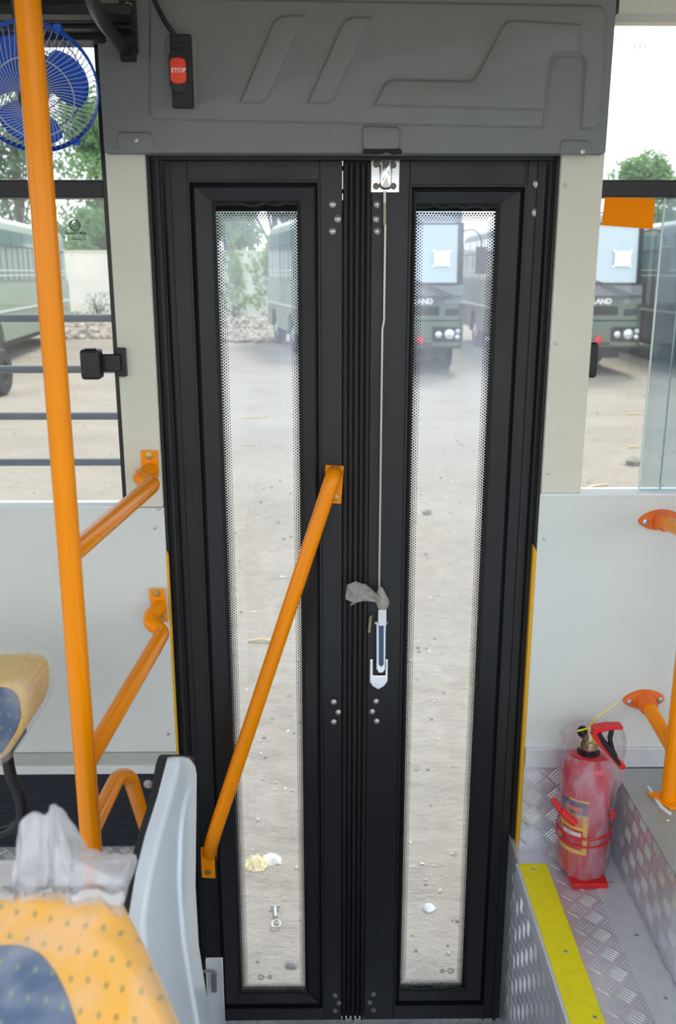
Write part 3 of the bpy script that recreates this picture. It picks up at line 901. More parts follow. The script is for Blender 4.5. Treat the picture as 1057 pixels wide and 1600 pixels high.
# crumpled rag
def crumple(c, sx, sy, h, seed, n=26, amp=.5):
    R = random.Random(seed); mb = MB(); c = Vector(c)
    vs = []
    for j in range(n):
        for i in range(n):
            u = i / (n - 1) * 2 - 1; v = j / (n - 1) * 2 - 1
            rr = max(abs(u), abs(v)); ang = atan2(v, u)
            rad = rr * (1 + .4 * noise.noise(Vector((cos(ang) * 1.5 + seed, sin(ang) * 1.5, 0))))
            q = Vector((rad * cos(ang), rad * sin(ang), 0))
            z = h * (1 - rr ** 2) * (.6 + amp * noise.noise(Vector((u * 3 + seed, v * 3, 1)))) + h * .35 * noise.noise(Vector((u * 7, v * 7, seed)))
            vs.append(c + Vector((q.x * sx, q.y * sy, max(z, .001))))
    mb.add(vs, [(j * n + i, j * n + i + 1, (j + 1) * n + i + 1, (j + 1) * n + i) for j in range(n - 1) for i in range(n - 1)])
    return mb
p = gpt(400, 1353)
t = thing('crumpled_rag', 'crumpled cream and white rag lying on the sand outside the left door pane', 'rag', p)
crumple(p, .050, .042, .045, 3).build('cloth', RAG, t, smooth=True, angle=60)
p2 = gpt(424, 1343)
crumple(p2, .042, .034, .04, 9).build('cloth', mat('white_rag', (246, 246, 240), .8), t, smooth=True, angle=60)
# spanner-like metal hook
pa, pb = gpt(430, 1420, .012), gpt(432, 1448, .012)
t = thing('metal_clip', 'small grey metal clip half buried in sand below the crumpled rag', 'clip', pa)
mb = MB(); dd = (pb - pa)
mb.tube([pa, pa + dd * .6], .006, 8)
mb.tube([pb + Vector((.014 * cos(a), .018 * sin(a), 0)) for a in [2 * pi * k / 16 for k in range(17)]], .003, 6)
mb.tube([pa + Vector((-.016, .006, 0)), pa, pa + Vector((.016, .006, 0))], .006, 6)
mb.build('clip_body', STEEL, t, smooth=True)
def stone(px, py, r, label, m=STONE, seed=1):
    p = gpt(px, py); mb = MB(); rock(mb, (p.x, p.y, p.z + r * .3), r, random.Random(seed)); o = mb.build('stone', m, smooth=True); tag(o, label, 'stone', 'stones scattered over the sandy yard')
stone(671, 1422, .022, 'pale bluish stone on the sand low in the right door pane', mat('blue_stone', (196, 204, 212), .7), 2)
stone(668, 803, .045, 'grey stone on the sand at mid height of the right door pane', seed=4)
stone(990, 726, .10, 'flat grey stone on the sand in the right window near its sill', seed=5)
stone(700, 1494, .007, 'tiny dark pebble low in the right door pane', RUBBLE, 6)
stone(456, 1508, .02, 'buried grey stone near the bottom of the left door pane', STONE, 7)
def twig(px0, py0, px1, py1, r, label, m=TWIG):
    a, b = gpt(px0, py0, .01), gpt(px1, py1, .01); mid = (a + b) / 2 + Vector((0, (b - a).length * .08, .01))
    o = MB().tube([a, mid, b], [r, r * 1.1, r * .6], 6).build('twig', m, smooth=True); tag(o, label, 'twig', 'twigs and straw scattered over the sandy yard')
tw = [
 ((905, 770, 950, 758, .012), 'long pale stick on the sand just above the right window sill'),
 ((388, 1004, 432, 1006, .008), 'flat white straw on the sand at middle height of the left door pane'),
 ((378, 654, 420, 653, .012), 'pale stick lying level in the upper half of the left door pane'),
 ((380, 697, 402, 697, .010), 'short orange-brown stick below the level stick in the left door pane'),
 ((980, 648, 1010, 649, .012), 'orange-brown stick in the middle of the right window view'),
 ((983, 700, 1000, 700, .012), 'short reddish stick nearer the right window sill'),
 ((418, 570, 434, 571, .014), 'dark twig on the sand below the angled bus'),
 ((395, 604, 408, 605, .010), 'small brown twig left of centre high in the left door pane'),
]
for a, l in tw: twig(*a, l)
# fine litter: leaf scraps and chips, too small to count
mb = MB()
for k in range(900):
    px = R.uniform(0, 1057); py = 560 + 900 * R.random() ** 1.5
    p = gpt(px, py, .004); s = R.uniform(.004, .016) * min(1.6, p.y / 5 + .3)
    a = R.uniform(0, pi); u = Vector((cos(a), sin(a), R.uniform(-.2, .2))) * s; v = Vector((-sin(a), cos(a), R.uniform(-.2, .3))) * s * R.uniform(.2, .7)
    mb.add([p - u, p + v, p + u, p - v], [(0, 1, 2, 3)])
o = mb.build('yard_litter', mat('litter', (176, 170, 158), .8, noise_amt=.4, noise_scale=1.3)); tag(o, 'tiny chips of straw and paper strewn over the sandy yard', 'litter', kind='stuff')
mb = MB()
for k in range(420):
    px = R.uniform(0, 1057); py = 560 + 950 * R.random() ** 1.3
    p = gpt(px, py); s = R.uniform(.003, .008) * min(2.2, p.y / 4 + .3)
    rock(mb, (p.x, p.y, p.z + s * .3), s, R)
o = mb.build('gravel', STONE); tag(o, 'loose gravel bits scattered over the sandy yard', 'gravel', kind='stuff')

# ================================================================== windows in the side wall
GY = WY + .028
# left window
RLZ0 = hz([(100, 309)], WY); RLZ1 = hz([(100, 281)], WY)
w1 = struct(thing('window_1', None, None, (LWIN, GY, LSILL)))
fr = MB(); fr.box(LWIN - .008, LWIN, WY - .006, WY + .055, LSILL, LTOP + .01)
fr.build('window_frame', BLACKPL, w1)
MB().box(XLW, LWIN - .008, WY - .002, WY + .045, RLZ0, RLZ1).build('window_rail', BLACKPL, w1, bevel=.003)
MB().box(XLW, LWIN - .008, GY - .002, GY + .002, LSILL, RLZ0).build('window_pane', WINGLASS, w1)
MB().box(XLW, LWIN - .008, GY - .002, GY + .002, RLZ1, LTOP).build('window_pane', WINGLASS, w1)
for k, y in enumerate((497, 577, 650, 722)):
    z = PY(100, y, WY + .10).z
    b = MB().tube([(XLW, WY + .10, z), (LWIN + .05, WY + .10, z)], .0082, 12).build('guard_bar', BARS, w1, smooth=True)
# maker's mark printed on the left glass
def ringtube(c, r, rt, n=28, a0=0, a1=2 * pi):
    c = Vector(c)
    return [c + Vector((r * cos(a0 + (a1 - a0) * k / n), 0, r * sin(a0 + (a1 - a0) * k / n))) for k in range(n + 1)]
INK = mat('dark_print', (24, 36, 36), .7)
mp_ = PY(117, 352, GY - .0025)
mk = MB(); mk.tube(ringtube(mp_, .0098, 0), .0012, 4); mk.tube(ringtube(mp_, .0072, 0), .0006, 4)
mk.tube([mp_ + Vector((-.003, 0, -.005)), mp_ + Vector((-.0045, 0, .002)), mp_ + Vector((0, 0, .0055)), mp_ + Vector((0, 0, -.0055)), mp_ + Vector((.0045, 0, -.002)), mp_ + Vector((.003, 0, .005))], .0011, 4)
mko = mk.build('glass_mark', INK, w1)
def wtext(name, body, px, py, hpx, parent, Y, m, spacing=1.0, bold=0.0, ext=.0002, sx=1.0):
    """lettering on a plane of constant y, cap height in metres from its size"""
    p = PY(px, py, Y); h = PY(px, py - hpx / 2, Y).z - PY(px, py + hpx / 2, Y).z
    o = text(name, body, h / .69, m, parent, p - OFF[parent.name], (pi / 2, 0, 0), ext, bold, spacing)
    o.scale = (sx, 1, 1)
    return o
wtext('lettering', 'SANATAN', 118, 364.5, 5.0, w1, GY - .0026, INK, 1.05, .0002)
wtext('lettering', 'GURASAFE', 117, 373.5, 3.4, w1, GY - .0026, INK, .9)
a, b, c = PY(129, 370, GY - .0026), PY(135, 372.5, GY - .0026), PY(128, 375.5, GY - .0026)
MB().tube([a, b, c], .0006, 4).build('glass_mark', INK, w1)
MB().tube([PY(105, 369.5, GY - .0026), PY(124, 369.5, GY - .0026)], .0003, 4).build('glass_mark', INK, w1)
wtext('lettering', 'IS ....', 114, 399.5, 2.2, w1, GY - .0026, INK, 1.1)
# right window
RRZ0 = hz([(1000, 308)], WY); RRZ1 = hz([(1000, 281)], WY)
w2 = struct(thing('window_2', None, None, (RWIN, GY, RSILL)))
MB().box(RWIN, XRW, WY - .002, WY + .045, RRZ0, RRZ1).build('window_rail', BLACKPL, w2, bevel=.003)
MB().box(RWIN, XRW, GY + .006, GY + .010, RSILL, RRZ0).build('window_pane', WINGLASS, w2)
JX = vx([(1042, 400), (1003, 760)], WY)
MB().box(JX, XRW, GY - .008, GY - .004, RSILL, RRZ0).build('window_pane', glassmat('sliding_glass', .10, (.80, .86, .88)), w2)
MB().box(JX - .0022, JX, GY - .009, GY - .003, RSILL, RRZ0).build('glass_edge', mat('glass_edge', (215, 238, 238), .3), w2)
JX2 = vx([(1044, 745)], WY)
MB().box(JX2 - .0016, JX2, GY + .005, GY + .011, RSILL, RRZ0).build('glass_edge', mat('glass_edge_faint', (190, 215, 218), .3), w2)
MB().box(RWIN, XRW, GY - .002, GY + .002, RRZ1, RTOP + .01).build('window_pane', WINGLASS, w2)
p = PY(1001, 72, GY - .0026)
FINT = mat('faint_print', (170, 170, 172), .7)
mk = MB()
for s in (-1, 1):
    mk.tube(ringtube(p + Vector((0, 0, 0)), .0105, 0, 8, (pi - .5 if s < 0 else -.5), (pi + .5 if s < 0 else .5)), .0006, 4)
mk.tube([p + Vector((0, 0, -.004)), p + Vector((0, 0, .004))], .0008, 4)
mk.build('glass_mark', FINT, w2)
# second window latch, dark, at the frame edge
def latch(name, px, py, Y, label, par, flip=1, arm=True):
    p = PY(px, py, Y)
    t = thing(name, label, 'latch', p, parent=par)
    s = p
    MB().box(s.x - .020 * 1, s.x + .018, s.y - .055, s.y - .020, s.z - .030, s.z + .028).build('grip', BLACKPL, t, bevel=.006)
    MB().box(s.x - .009, s.x + .010, s.y - .0556, s.y - .040, s.z + .0285, s.z + .0300).build('slot_cap', mat('slot_cap_grey', (70, 72, 80), .4), t)
    if not arm: return t
    MB().box(s.x + .0, s.x + flip * .052, s.y - .030, s.y - .016, s.z - .017, s.z + .017).build('neck', BLACKPL, t, bevel=.003) if flip > 0 else MB().box(s.x - .052, s.x, s.y - .03, s.y - .016, s.z - .017, s.z + .017).build('neck', BLACKPL, t, bevel=.003)
    x0, x1 = (s.x + .042, s.x + .060) if flip > 0 else (s.x - .06, s.x - .042)
    MB().box(x0, x1, s.y - .020, s.y + .002, s.z - .028, s.z + .028).build('mount_plate', BLACKPL, t, bevel=.002)
    return t
latch('window_latch', 152, 565, WY - .002, 'black plastic window latch at the left pillar, over the second guard bar', w1)
latch('window_latch', 1070, 566, WY - .002, 'black plastic latch cut by the right edge of the frame, on the sliding pane', w2)
t = latch('window_latch', 917, 560, GY + .03, 'black catch half hidden behind the right pillar below the bus bumper', w2, 1, False)
t.scale = (.8, .6, 1.2)

# orange card stuck to the right window
p0, p1, p2, p3 = [PY(a, b, WY + .002) for a, b in ((946, 308), (1024, 310), (1020.5, 358), (941, 352))]
o = MB().prism([p0, p1, p2, p3], (0, .0012, 0)).build('paper_tag', ORPAPER); tag(o, 'plain orange paper card hanging below the black rail of the right window', 'card')

# ================================================================== grey moulding above the door
HY = WY - .034
hd = thing('overhead_moulding', 'grey moulded plastic panel with embossed shapes above the door', 'panel', (PY(556, 237, HY).x, HY, ZT))
def hp(pts, Y=HY): return [PY(a, b, Y) for a, b in pts]
HX0 = vx([(152, 70), (162, 230)], HY); HX1 = vx([(966, 10), (946, 240)], HY)
zb = hz([(300, 236), (900, 243)], HY)
MB().box(HX0, HX1, HY, WY + .01, zb, ZTOP - .002).build('panel_base', GREYMOULD, hd, bevel=.004)
def emboss(pts, h, soft, rad=.012, base=0.0, name='embossed_shape'):
    Y = HY - base
    P = fillet([PY(q[0], q[1], Y) for q in pts], [q[2] if len(q) > 2 else rad for q in pts], 4, True)
    return MB().pillow(P, (0, -1, 0), soft, .001, h, 6, lean='slope').build(name, GREYMOULD, hd, smooth=True, angle=60)
EM = .0075
emboss([(232, -60, 0), (232, 190, .018), (851, 203.5, 0), (859, 89, .014), (911, 91, .012), (904, 205, 0), (940, 205, .030), (951, 7, .025), (300, -4, 0)], .008, EM)
emboss([(371, 164, 0), (430, 22, .022), (483, 22, 0), (418, 165, .022)], .008, EM, base=.008)
emboss([(476, 165, 0), (538, 24, .022), (586, 25, 0), (521, 166, .022)], .008, EM, base=.008)
emboss([(580, 168, 0), (603, 122, .018), (739, 125, .013), (789, 29, .016), (910, 36, 0), (907, 87, 0), (861, 87, .012), (852, 176, 0)], .008, EM, base=.008)
emboss([(183, 236), (183, 208), (188, 205), (236, 206), (240, 211), (240, 236)], .004, .004, .009)
emboss([(873, 242), (875, 221), (881, 217), (920, 219), (926, 224), (925, 243)], .004, .004, .009)
emboss([(566, 236), (565, 199), (571, 196), (622, 198), (627, 203), (625, 236)], .007, .004, .009)
for (px, py) in ((213, 219), (911, 237)):
    p = PY(px, py, HY - .004)
    MB().lathe(p, (0, -1, 0), [(0, 0), (.0042, 0), (.004, .0012), (.0018, .0015), (.0015, .0004), (0, .0004)], 14).build('rivet', STEEL, hd)
# raised surround of the stop button
emboss([(257, 171), (257, 54), (308, 55), (309, 172)], .004, .003, .006, .007, 'button_surround')
# dark sealing strip below the tab
t0 = PY(567, 237, HY); t1 = PY(628, 239, HY)
mb = MB(); R = random.Random(5)
pts = [PY(567 + 61 * k / 10, 236 + R.uniform(-1.2, 1.8), HY - .004) for k in range(11)]
mb.tube(pts, [.0045 * R.uniform(.7, 1.3) for _ in pts], 7)
mb.build('sealant_bead', RUBBER, hd, smooth=True)

# ---- stop button
p = PY(283, 112, HY - .011)
sb = thing('stop_button', 'black bell push housing with a red button lettered STOP above the door', 'button', p)
a, b = PY(267, 56, HY - .011), PY(304, 170, HY - .011)
MB().box(a.x, b.x, HY - .026, HY - .008, b.z, a.z).build('housing', BLACKPL, sb, bevel=.0025)
c = PY(279, 111, HY - .026)
w_, h_ = .0155, .046
def roundish(cx, y, cz, w, h, k=10):
    pts = []
    for s in (1, -1):
        for q in range(k + 1):
            t = -1 + 2 * q / k
            pts.append(Vector((cx + s * t * w, y, cz + s * (h * .5 + (h * .5) * (1 - t * t) ** .5 * .55))))
    return pts
def stad(c, y, w, z1, bulge):
    pts = []
    for s in (1, -1):
        for q in range(9):
            t = 1 - 2 * q / 8
            pts.append(Vector((c.x + s * t * w, y, c.z + s * (z1 + bulge * sqrt(max(1 - t * t, 0))))))
    return pts
MB().pillow(stad(c, HY - .026, .0165, .024, .012), (0, -1, 0), .003, .002, .003).build('button_collar', mat('button_collar', (38, 38, 41), .5), sb, smooth=True)
btn = MB().pillow(stad(c, HY - .029, .0142, .015, .0065), (0, -1, 0), .003, .002, .004).build('push_button', STOPRED, sb, smooth=True)
text('lettering', 'STOP', .0104, PAPER, btn, Vector((c.x + .0012, HY - .0333, c.z - .0005)) - OFF[sb.name], (pi / 2, 0, 0), .0002, .0002, 1.05)
for py in (63, 161):
    q = PY(283 if py > 100 else 281, py, HY - .026)
    MB().lathe(q, (0, -1, 0), [(0, 0), (.0045, 0), (.004, .0015), (0, .0015)], 12).build('screw', BLACKALU, sb)
cb = MB().tube(fillet([PY(226, -40, HY - .03), PY(243, 6, HY - .028), PY(258, 34, HY - .028), PY(271, 52, HY - .024), PY(272, 60, HY - .020)], .02), .0042, 10).build('bell_cable', BLACKPL, smooth=True)
tag(cb, 'black cable running down to the stop button housing', 'cable')

# ================================================================== door
# header and jambs (black steel), the yellow strips
DZT = hz([(300, 247), (800, 252)], DY)         # top of the leaves
DZB = hz([(740, 1592)], DY)                    # bottom of the leaves
dr = struct(thing('door_1', None, None, ((JL + JR) / 2, DY, DZB)))
mb = MB(); mb.box(JL, JR, WY + .012, WY + .03, DZT - .003, ZT + .012); mb.build('door_header', BLACKALU2, dr)
XL0 = vx([(262, 250), (275, 800)], DY); XR1 = vx([(852, 255), (829, 800)], DY) 
mb = MB(); mb.box(JL, XL0 - .002, WY + .022, WY + .075, SZ, ZT); mb.box(JL, JL + .006, WY + .002, WY + .03, SZ, ZT); mb.box(XL0 - .012, XL0 - .006, WY + .014, WY + .03, SZ, ZT)
mb.build('jamb', BLACKALU2, dr)
mb = MB(); mb.box(XR1 + .002, JR, WY + .022, WY + .075, SZ, ZT); mb.box(JR - .006, JR, WY + .002, WY + .03, SZ, ZT); mb.box(XR1 + .008, XR1 + .014, WY + .014, WY + .03, SZ, ZT)
mb.build('jamb', BLACKALU2, dr)
zy = PY(265, 858, WY).z
MB().prism([(JL - .0005, WY - .001, SZ), (JL + .0045, WY - .001, SZ), (JL + .0045, WY - .001, zy - .012), (JL - .0005, WY - .001, zy)], (0, .02, 0)).build('yellow_strip', YELLOW2, dr)
MB().prism([(JR - .0075, WY - .001, SZ), (JR - .0005, WY - .001, SZ), (JR - .0005, WY - .001, zy - .008), (JR - .0075, WY - .001, zy + .006)], (0, .02, 0)).build('yellow_strip', YELLOW2, dr)

def ring(mb, o, i, yo, yi, back):
    """mitred frame between outer rect o and inner rect i (x0,x1,z0,z1)"""
    O = [(o[0], yo, o[2]), (o[1], yo, o[2]), (o[1], yo, o[3]), (o[0], yo, o[3])]
    I = [(i[0], yi, i[2]), (i[1], yi, i[2]), (i[1], yi, i[3]), (i[0], yi, i[3])]
    Ob = [(a, back, c) for a, b, c in O]; Ib = [(a, back, c) for a, b, c in I]
    fs = []
    for k in range(4):
        j = (k + 1) % 4
        fs += [(k, j, 4 + j, 4 + k), (8 + k, 12 + k, 12 + j, 8 + j), (k, 8 + k, 8 + j, j), (4 + k, 4 + j, 12 + j, 12 + k)]
    mb.add(O + I + Ob + Ib, fs)
    return mb
XM = vx([(534, 300), (536, 800)], DY)          # right edge of left leaf stile
XS = vx([(578, 300), (579, 800)], DY)          # left edge of right leaf stile
leaves = []
def leaf(name, label, x0, x1, mould, glass, clear, bolts, side):
    t = thing(name, label, 'door leaf', ((x0 + x1) / 2, DY, DZB))
    yb = DY + .032
    # stiles and rails
    MB().box(x0, mould[0], DY, yb, DZB, DZT).build('stile', BLACKALU, t, bevel=.0015)
    MB().box(mould[1], x1, DY, yb, DZB, DZT).build('stile', BLACKALU, t, bevel=.0015)
    MB().box(mould[0], mould[1], DY, yb, mould[3], DZT).build('rail', BLACKALU, t, bevel=.0015)
    MB().box(mould[0], mould[1], DY, yb, DZB, mould[2]).build('rail', BLACKALU, t, bevel=.0015)
    # stepped mitred moulding
    g = .0045
    a = (mould[0] - .0005, mould[1] + .0005, mould[2] - .0005, mould[3] + .0005)
    b = tuple(v + s * g for v, s in zip(a, (1, -1, 1, -1)))
    c = tuple(v + s * .009 for v, s in zip(b, (1, -1, 1, -1)))
    mb = MB(); ring(mb, a, b, DY - .004, DY - .004, yb); mb.build('moulding_bead', BLACKALU2, t)
    mb = MB(); ring(mb, b, c, DY + .006, DY + .002, yb); ring(mb, c, glass, DY + .002, DY + .013, yb); mb.build('moulding', BLACKALU, t)
    # sealing strip round the glass, slightly wavy black sealant
    mb = MB(); ring(mb, (glass[0] - .001, glass[1] + .001, glass[2] - .001, glass[3] + .001), (glass[0] + .006, glass[1] - .006, glass[2] + .006, glass[3] - .006), DY + .012, DY + .017, yb)
    R = random.Random(3 if side < 0 else 9)
    for zz, sg in ((glass[3] - .004, 1), (glass[2] + .004, 1)):
        pts = [Vector((glass[0] + (glass[1] - glass[0]) * k / 12, DY + .018, zz + R.uniform(-.003, .003))) for k in range(13)]
        mb.tube(pts, [R.uniform(.003, .0065) for _ in pts], 6)
    mb.build('glazing_seal', RUBBER, t, smooth=True)
    # glass: black printed border outside the dotted band is part of the print
    cx, cz = (clear[0] + clear[1]) / 2, (clear[2] + clear[3]) / 2
    gm = glassmat(name + '_glass', .16, (.95, .97, .98), frit=((clear[1] - clear[0]) / 2, (clear[3] - clear[2]) / 2, .0060), grad=(.25, .62))
    MB().box(glass[0], glass[1], DY + .020, DY + .024, glass[2], glass[3]).build('glass_pane', gm, t, origin=(cx, DY + .022, cz))
    for (px, py) in bolts:
        p = PY(px, py, DY)
        big = py < 340 and px > 700
        r = .0062 if big else .0052
        bm_ = MB().lathe(p, (0, -1, 0), [(0, -.002), (r * 1.25, -.002), (r * 1.25, .001), (r, .0015), (r * .9, .0035), (r * .45, .0048), (r * .4, .003), (0, .003)], 16)
        bm_.build('screw', STEEL, t, smooth=True)
    leaves.append(t)
    return t
# left leaf rectangles
mL = (vx([(299, 400), (313, 800)], DY), vx([(500, 300), (503, 800), (505, 1400)], DY), hz([(420, 1576)], DY), hz([(400, 282)], DY))
gL = (vx([(333, 400), (347, 800), (368, 1400)], DY), vx([(469, 400), (474, 800), (481, 1400)], DY), hz([(420, 1560)], DY), hz([(400, 314)], DY))
kL = (vx([(336.5, 340), (351, 800), (375.5, 1400)], DY + .02), vx([(465, 340), (471.5, 800), (480, 1400)], DY + .02), hz([(420, 1547)], DY + .02), hz([(400, 331)], DY + .02))
lf = leaf('door_leaf', 'black left folding door leaf with the diagonal orange grab bar', XL0, XM, mL, gL, kL,
     [(520, 319), (528, 342), (520, 361), (522, 1097), (529, 1113), (522, 1128), (524, 1555), (530, 1567), (524, 1579)], -1)
mR = (vx([(634, 400), (632, 800), (626, 1200)], DY), vx([(813, 300), (800, 800), (780, 1300)], DY), hz([(690, 1571)], DY), hz([(690, 289)], DY))
gR = (vx([(644, 400), (638, 800), (626, 1400)], DY), vx([(777, 400), (762, 800), (739, 1400)], DY), hz([(690, 1555)], DY), hz([(690, 318)], DY))
kR = (vx([(648, 340), (640, 800), (627, 1400)], DY + .02), vx([(774.5, 340), (758, 800), (731, 1400)], DY + .02), hz([(690, 1541)], DY + .02), hz([(690, 331)], DY + .02))
rf = leaf('door_leaf', 'black right folding door leaf with the chrome rod latch', XS, XR1 , mR, gR, kR,
     [(590, 319), (588.5, 342), (590, 361), (588, 1096), (582, 1112), (589, 1127), (584, 1553), (578, 1566), (584, 1578), (840, 287), (838, 332)], 1)
# outer profile of both leaves: raised vertical fins beside the jambs
MB().box(XL0 + .006, XL0 + .012, DY - .004, DY, DZB, DZT).build('fin', BLACKALU2, lf)
MB().box(XR1 - .018, XR1 - .010, DY - .005, DY, DZB, DZT).build('fin', BLACKALU2, rf)
MB().box(XR1 - .042, XR1 - .038, DY - .003, DY, DZB, DZT).build('fin', BLACKALU2, rf)
# ribbed rubber seal between the leaves
sl_ = thing('centre_seal', 'black ribbed rubber strip running down between the two door leaves', 'seal', ((XM + XS) / 2, DY, DZB))
span = XS - XM
for k in range(5):
    xa = XM + .0022 + span * k / 5
    MB().box(xa, xa + span / 5 - .003, DY - .002 + (.004 if k % 2 else 0), DY + .02, DZB, DZT - .006).build('seal_rib', RUBBER, sl_, bevel=.002)
zg = PY(535, 312, DY).z
MB().box(XM - .001, XS + .001, DY + .012, DY + .030, DZB, zg).build('seal_back', RUBBER, sl_)
MB().box(XM + .0012, XS + .001, DY + .012, DY + .030, zg, DZT).build('seal_back', RUBBER, sl_)
R = random.Random(2)
z = DZT - .01
for k in range(3):
    MB().box(XM - .001, XM + .004, DY + .012, DY + .02, z - .008, z).build('seal_patch', RUBBER, sl_); z -= .042
# recycling-like marks etched low on each pane
def etch(cx, cy, leafo, flip):
    Y = DY + .0195
    c = PY(cx, cy, Y)
    mb = MB()
    mb.tube(ringtube(c, .0075, 0, 20), .0007, 4)
    mb.tube([c + Vector((.006 * cos(a), 0, .006 * sin(a))) for a in (0, 2.1, 4.2, 6.283)], .0006, 4)
    s = 1 if flip else -1
    d = c + Vector((s * .022, 0, 0))
    mb.tube(ringtube(d, .0052, 0, 18), .0007, 4)
    mb.tube(ringtube(d, .0028, 0, 12), .0005, 4)
    mb.tube([c + Vector((s * .008, 0, 0)), d - Vector((s * .005, 0, 0))], .0005, 4)
    mb.build('etched_mark', mat('etched_grey', (96, 98, 96), .7), leafo)
etch(408, 1527, lf, True); etch(705, 1517, rf, False)

# ---- shoot bolt lock, rod and handle on the right leaf
lk = thing('door_lock', 'chrome shoot bolt lock plate at the top of the right door leaf', 'lock', PY(602, 275, DY), parent=rf)
c = PY(602, 275, DY)
a, b = PY(580, 248, DY), PY(624, 301, DY)
MB().box(a.x, b.x, DY - .004, DY - .0005, b.z, a.z).build('mount_plate', CHROME, lk, bevel=.0012)
MB().pillow(fillet([PY(592.5, 297, DY - .004), PY(592, 244, DY - .004), PY(614, 244, DY - .004), PY(613, 297, DY - .004)], .0095, 4, True), (0, -1, 0), .006, .002, .013).build('bolt_housing', CHROME, lk, smooth=True)
MB().box(PY(599, 240, DY).x, PY(608, 240, DY).x, DY - .012, DY - .006, PY(600, 252, DY).z, PY(600, 238, DY).z).build('bolt_tongue', STEEL, lk)
for (px, py) in ((588, 257), (615, 258), (588, 291), (615, 291)):
    q = PY(px, py, DY - .004)
    MB().lathe(q, (0, -1, 0), [(0, 0), (.0062, 0), (.006, .0015), (.0045, .002), (.004, .0008), (0, .0008)], 14).build('screw', mat('dull_screw', (120, 104, 92), .4, .8), lk)
RY = DY - .010
rod = thing('lock_rod', 'thin steel rod running from the top lock down to the chrome handle', 'rod', PY(597, 900, RY), parent=rf)
MB().tube([PY(601.5, 299, RY), PY(601.5, 317, RY)], .0037, 10).build('rod_socket', STEEL, rod, smooth=True)
MB().tube([PY(601.5, 316, RY), PY(601.5, 352, RY)], .0033, 10).build('rod_sleeve', mat('sleeve_buff', (170, 160, 130), .4, .6), rod, smooth=True)
zq = [(601.5, 350), (601.5, 430), (601.5, 502), (595.5, 515), (595.5, 700), (595.5, 924)]
x_a = PY(601.5, 420, RY).x; x_b = vx([(595.3, 600), (594.5, 900)], RY)
pts = [Vector((x_a, RY, PY(600, 350, RY).z)), Vector((x_a, RY, PY(600, 502, RY).z)), Vector((x_b, RY, PY(597, 514, RY).z)), Vector((x_b, RY, PY(595, 930, RY).z))]
MB().tube(fillet(pts, .006), .0027, 10).build('rod_shaft', mat('rod_steel', (205, 198, 186), .35, .75), rod, smooth=True)
hn = thing('fold_handle', 'chrome fold-down door handle in its cradle below the tied plastic', 'handle', PY(593, 1010, DY), parent=rf)
MB().pillow(fillet([PY(588, 975, DY), PY(588, 945, DY), PY(606, 945, DY), PY(606, 975, DY)], .006, 3, True), (0, -1, 0), .004, .001, .020).build('pivot_block', CHROME, hn, smooth=True)
q0, q1 = PY(586, 973, DY - .014), PY(606, 973, DY - .014)
MB().tube([q0, q1], .0032, 10).build('pivot_pin', CHROME, hn, smooth=True)
cradle = [PY(578, 1027, DY), PY(577.5, 1062, DY), PY(582, 1069, DY), PY(591, 1074, DY), PY(600, 1069, DY), PY(606, 1061, DY), PY(606.5, 1027, DY), PY(602, 1027, DY), PY(602, 1052, DY), PY(583, 1052, DY), PY(583, 1027, DY)]
MB().prism(cradle, (0, -.012, 0)).build('cradle', CHROME, hn, bevel=.0015)
MB().prism([PY(588, 972, DY - .012), PY(604, 972, DY - .012), PY(603, 1044, DY - .012), PY(599, 1050, DY - .012), PY(591, 1050, DY - .012), PY(588, 1044, DY - .012)], (0, -.007, 0)).build('lever', CHROME, hn, bevel=.0025)
MB().prism([PY(592, 978, DY - .0191), PY(600, 978, DY - .0191), PY(600, 1038, DY - .0191), PY(596, 1042, DY - .0191), PY(592, 1038, DY - .0191)], (0, -.0008, 0)).build('lever_groove', mat('lever_groove', (80, 95, 120), .25, .8), hn)
# milky plastic tied round the handle
tp = thing('plastic_scrap', 'scrap of milky plastic tied round the top of the door handle', 'plastic wrap', PY(594, 935, DY - .03))
def sheet(outline_top, outline_bot, n, m, amp, seed, Y, dy=.01):
    mb = MB(); vs = []
    for j in range(m + 1):
        for i in range(n + 1):
            s = i / n; t = j / m
            k = s * (len(outline_top) - 1); a = int(min(k, len(outline_top) - 2)); f = k - a
            T = Vector(outline_top[a]).lerp(Vector(outline_top[a + 1]), f); B = Vector(outline_bot[a]).lerp(Vector(outline_bot[a + 1]), f)
            q = T.lerp(B, t)
            p = PY(q.x, q.y, Y + dy * noise.noise(Vector((s * 4, t * 3, seed))) )
            p += Vector((0, amp * sin(s * 9 + seed), 0)) + Vector((amp * .3 * noise.noise(Vector((s * 6, t * 6, seed + 3))), 0, amp * .3 * noise.noise(Vector((s * 6, t * 6, seed + 7)))))
            vs.append(p)
    mb.add(vs, [(j * (n + 1) + i, j * (n + 1) + i + 1, (j + 1) * (n + 1) + i + 1, (j + 1) * (n + 1) + i) for j in range(m) for i in range(n)])
    return mb
sheet([(543, 914), (556, 908), (572, 913), (585, 925), (594, 932)], [(540, 937), (553, 941), (570, 939), (584, 941), (594, 942)], 20, 8, .003, 2, DY - .03).build('flap', TAPE, tp, smooth=True)
sheet([(553, 938), (562, 939)], [(546, 946), (549, 947)], 5, 5, .001, 3, DY - .028).build('flap', TAPE, tp)
mb = MB(); k = 14; rings = []
R = random.Random(6)
for (px, py, r) in ((595, 917, .0035), (596, 925, .009), (598, 935, .0135), (598, 943, .0145), (598, 950, .011)):
    c = PY(px, py, DY - .018)
    rings.append([c + Vector((r * cos(a) * R.uniform(.8, 1.15), r * sin(a) * R.uniform(.8, 1.1), 0)) for a in [2 * pi * q / k for q in range(k)]])
mb.loft(rings); mb.build('knot', TAPE, tp, smooth=True, angle=50)
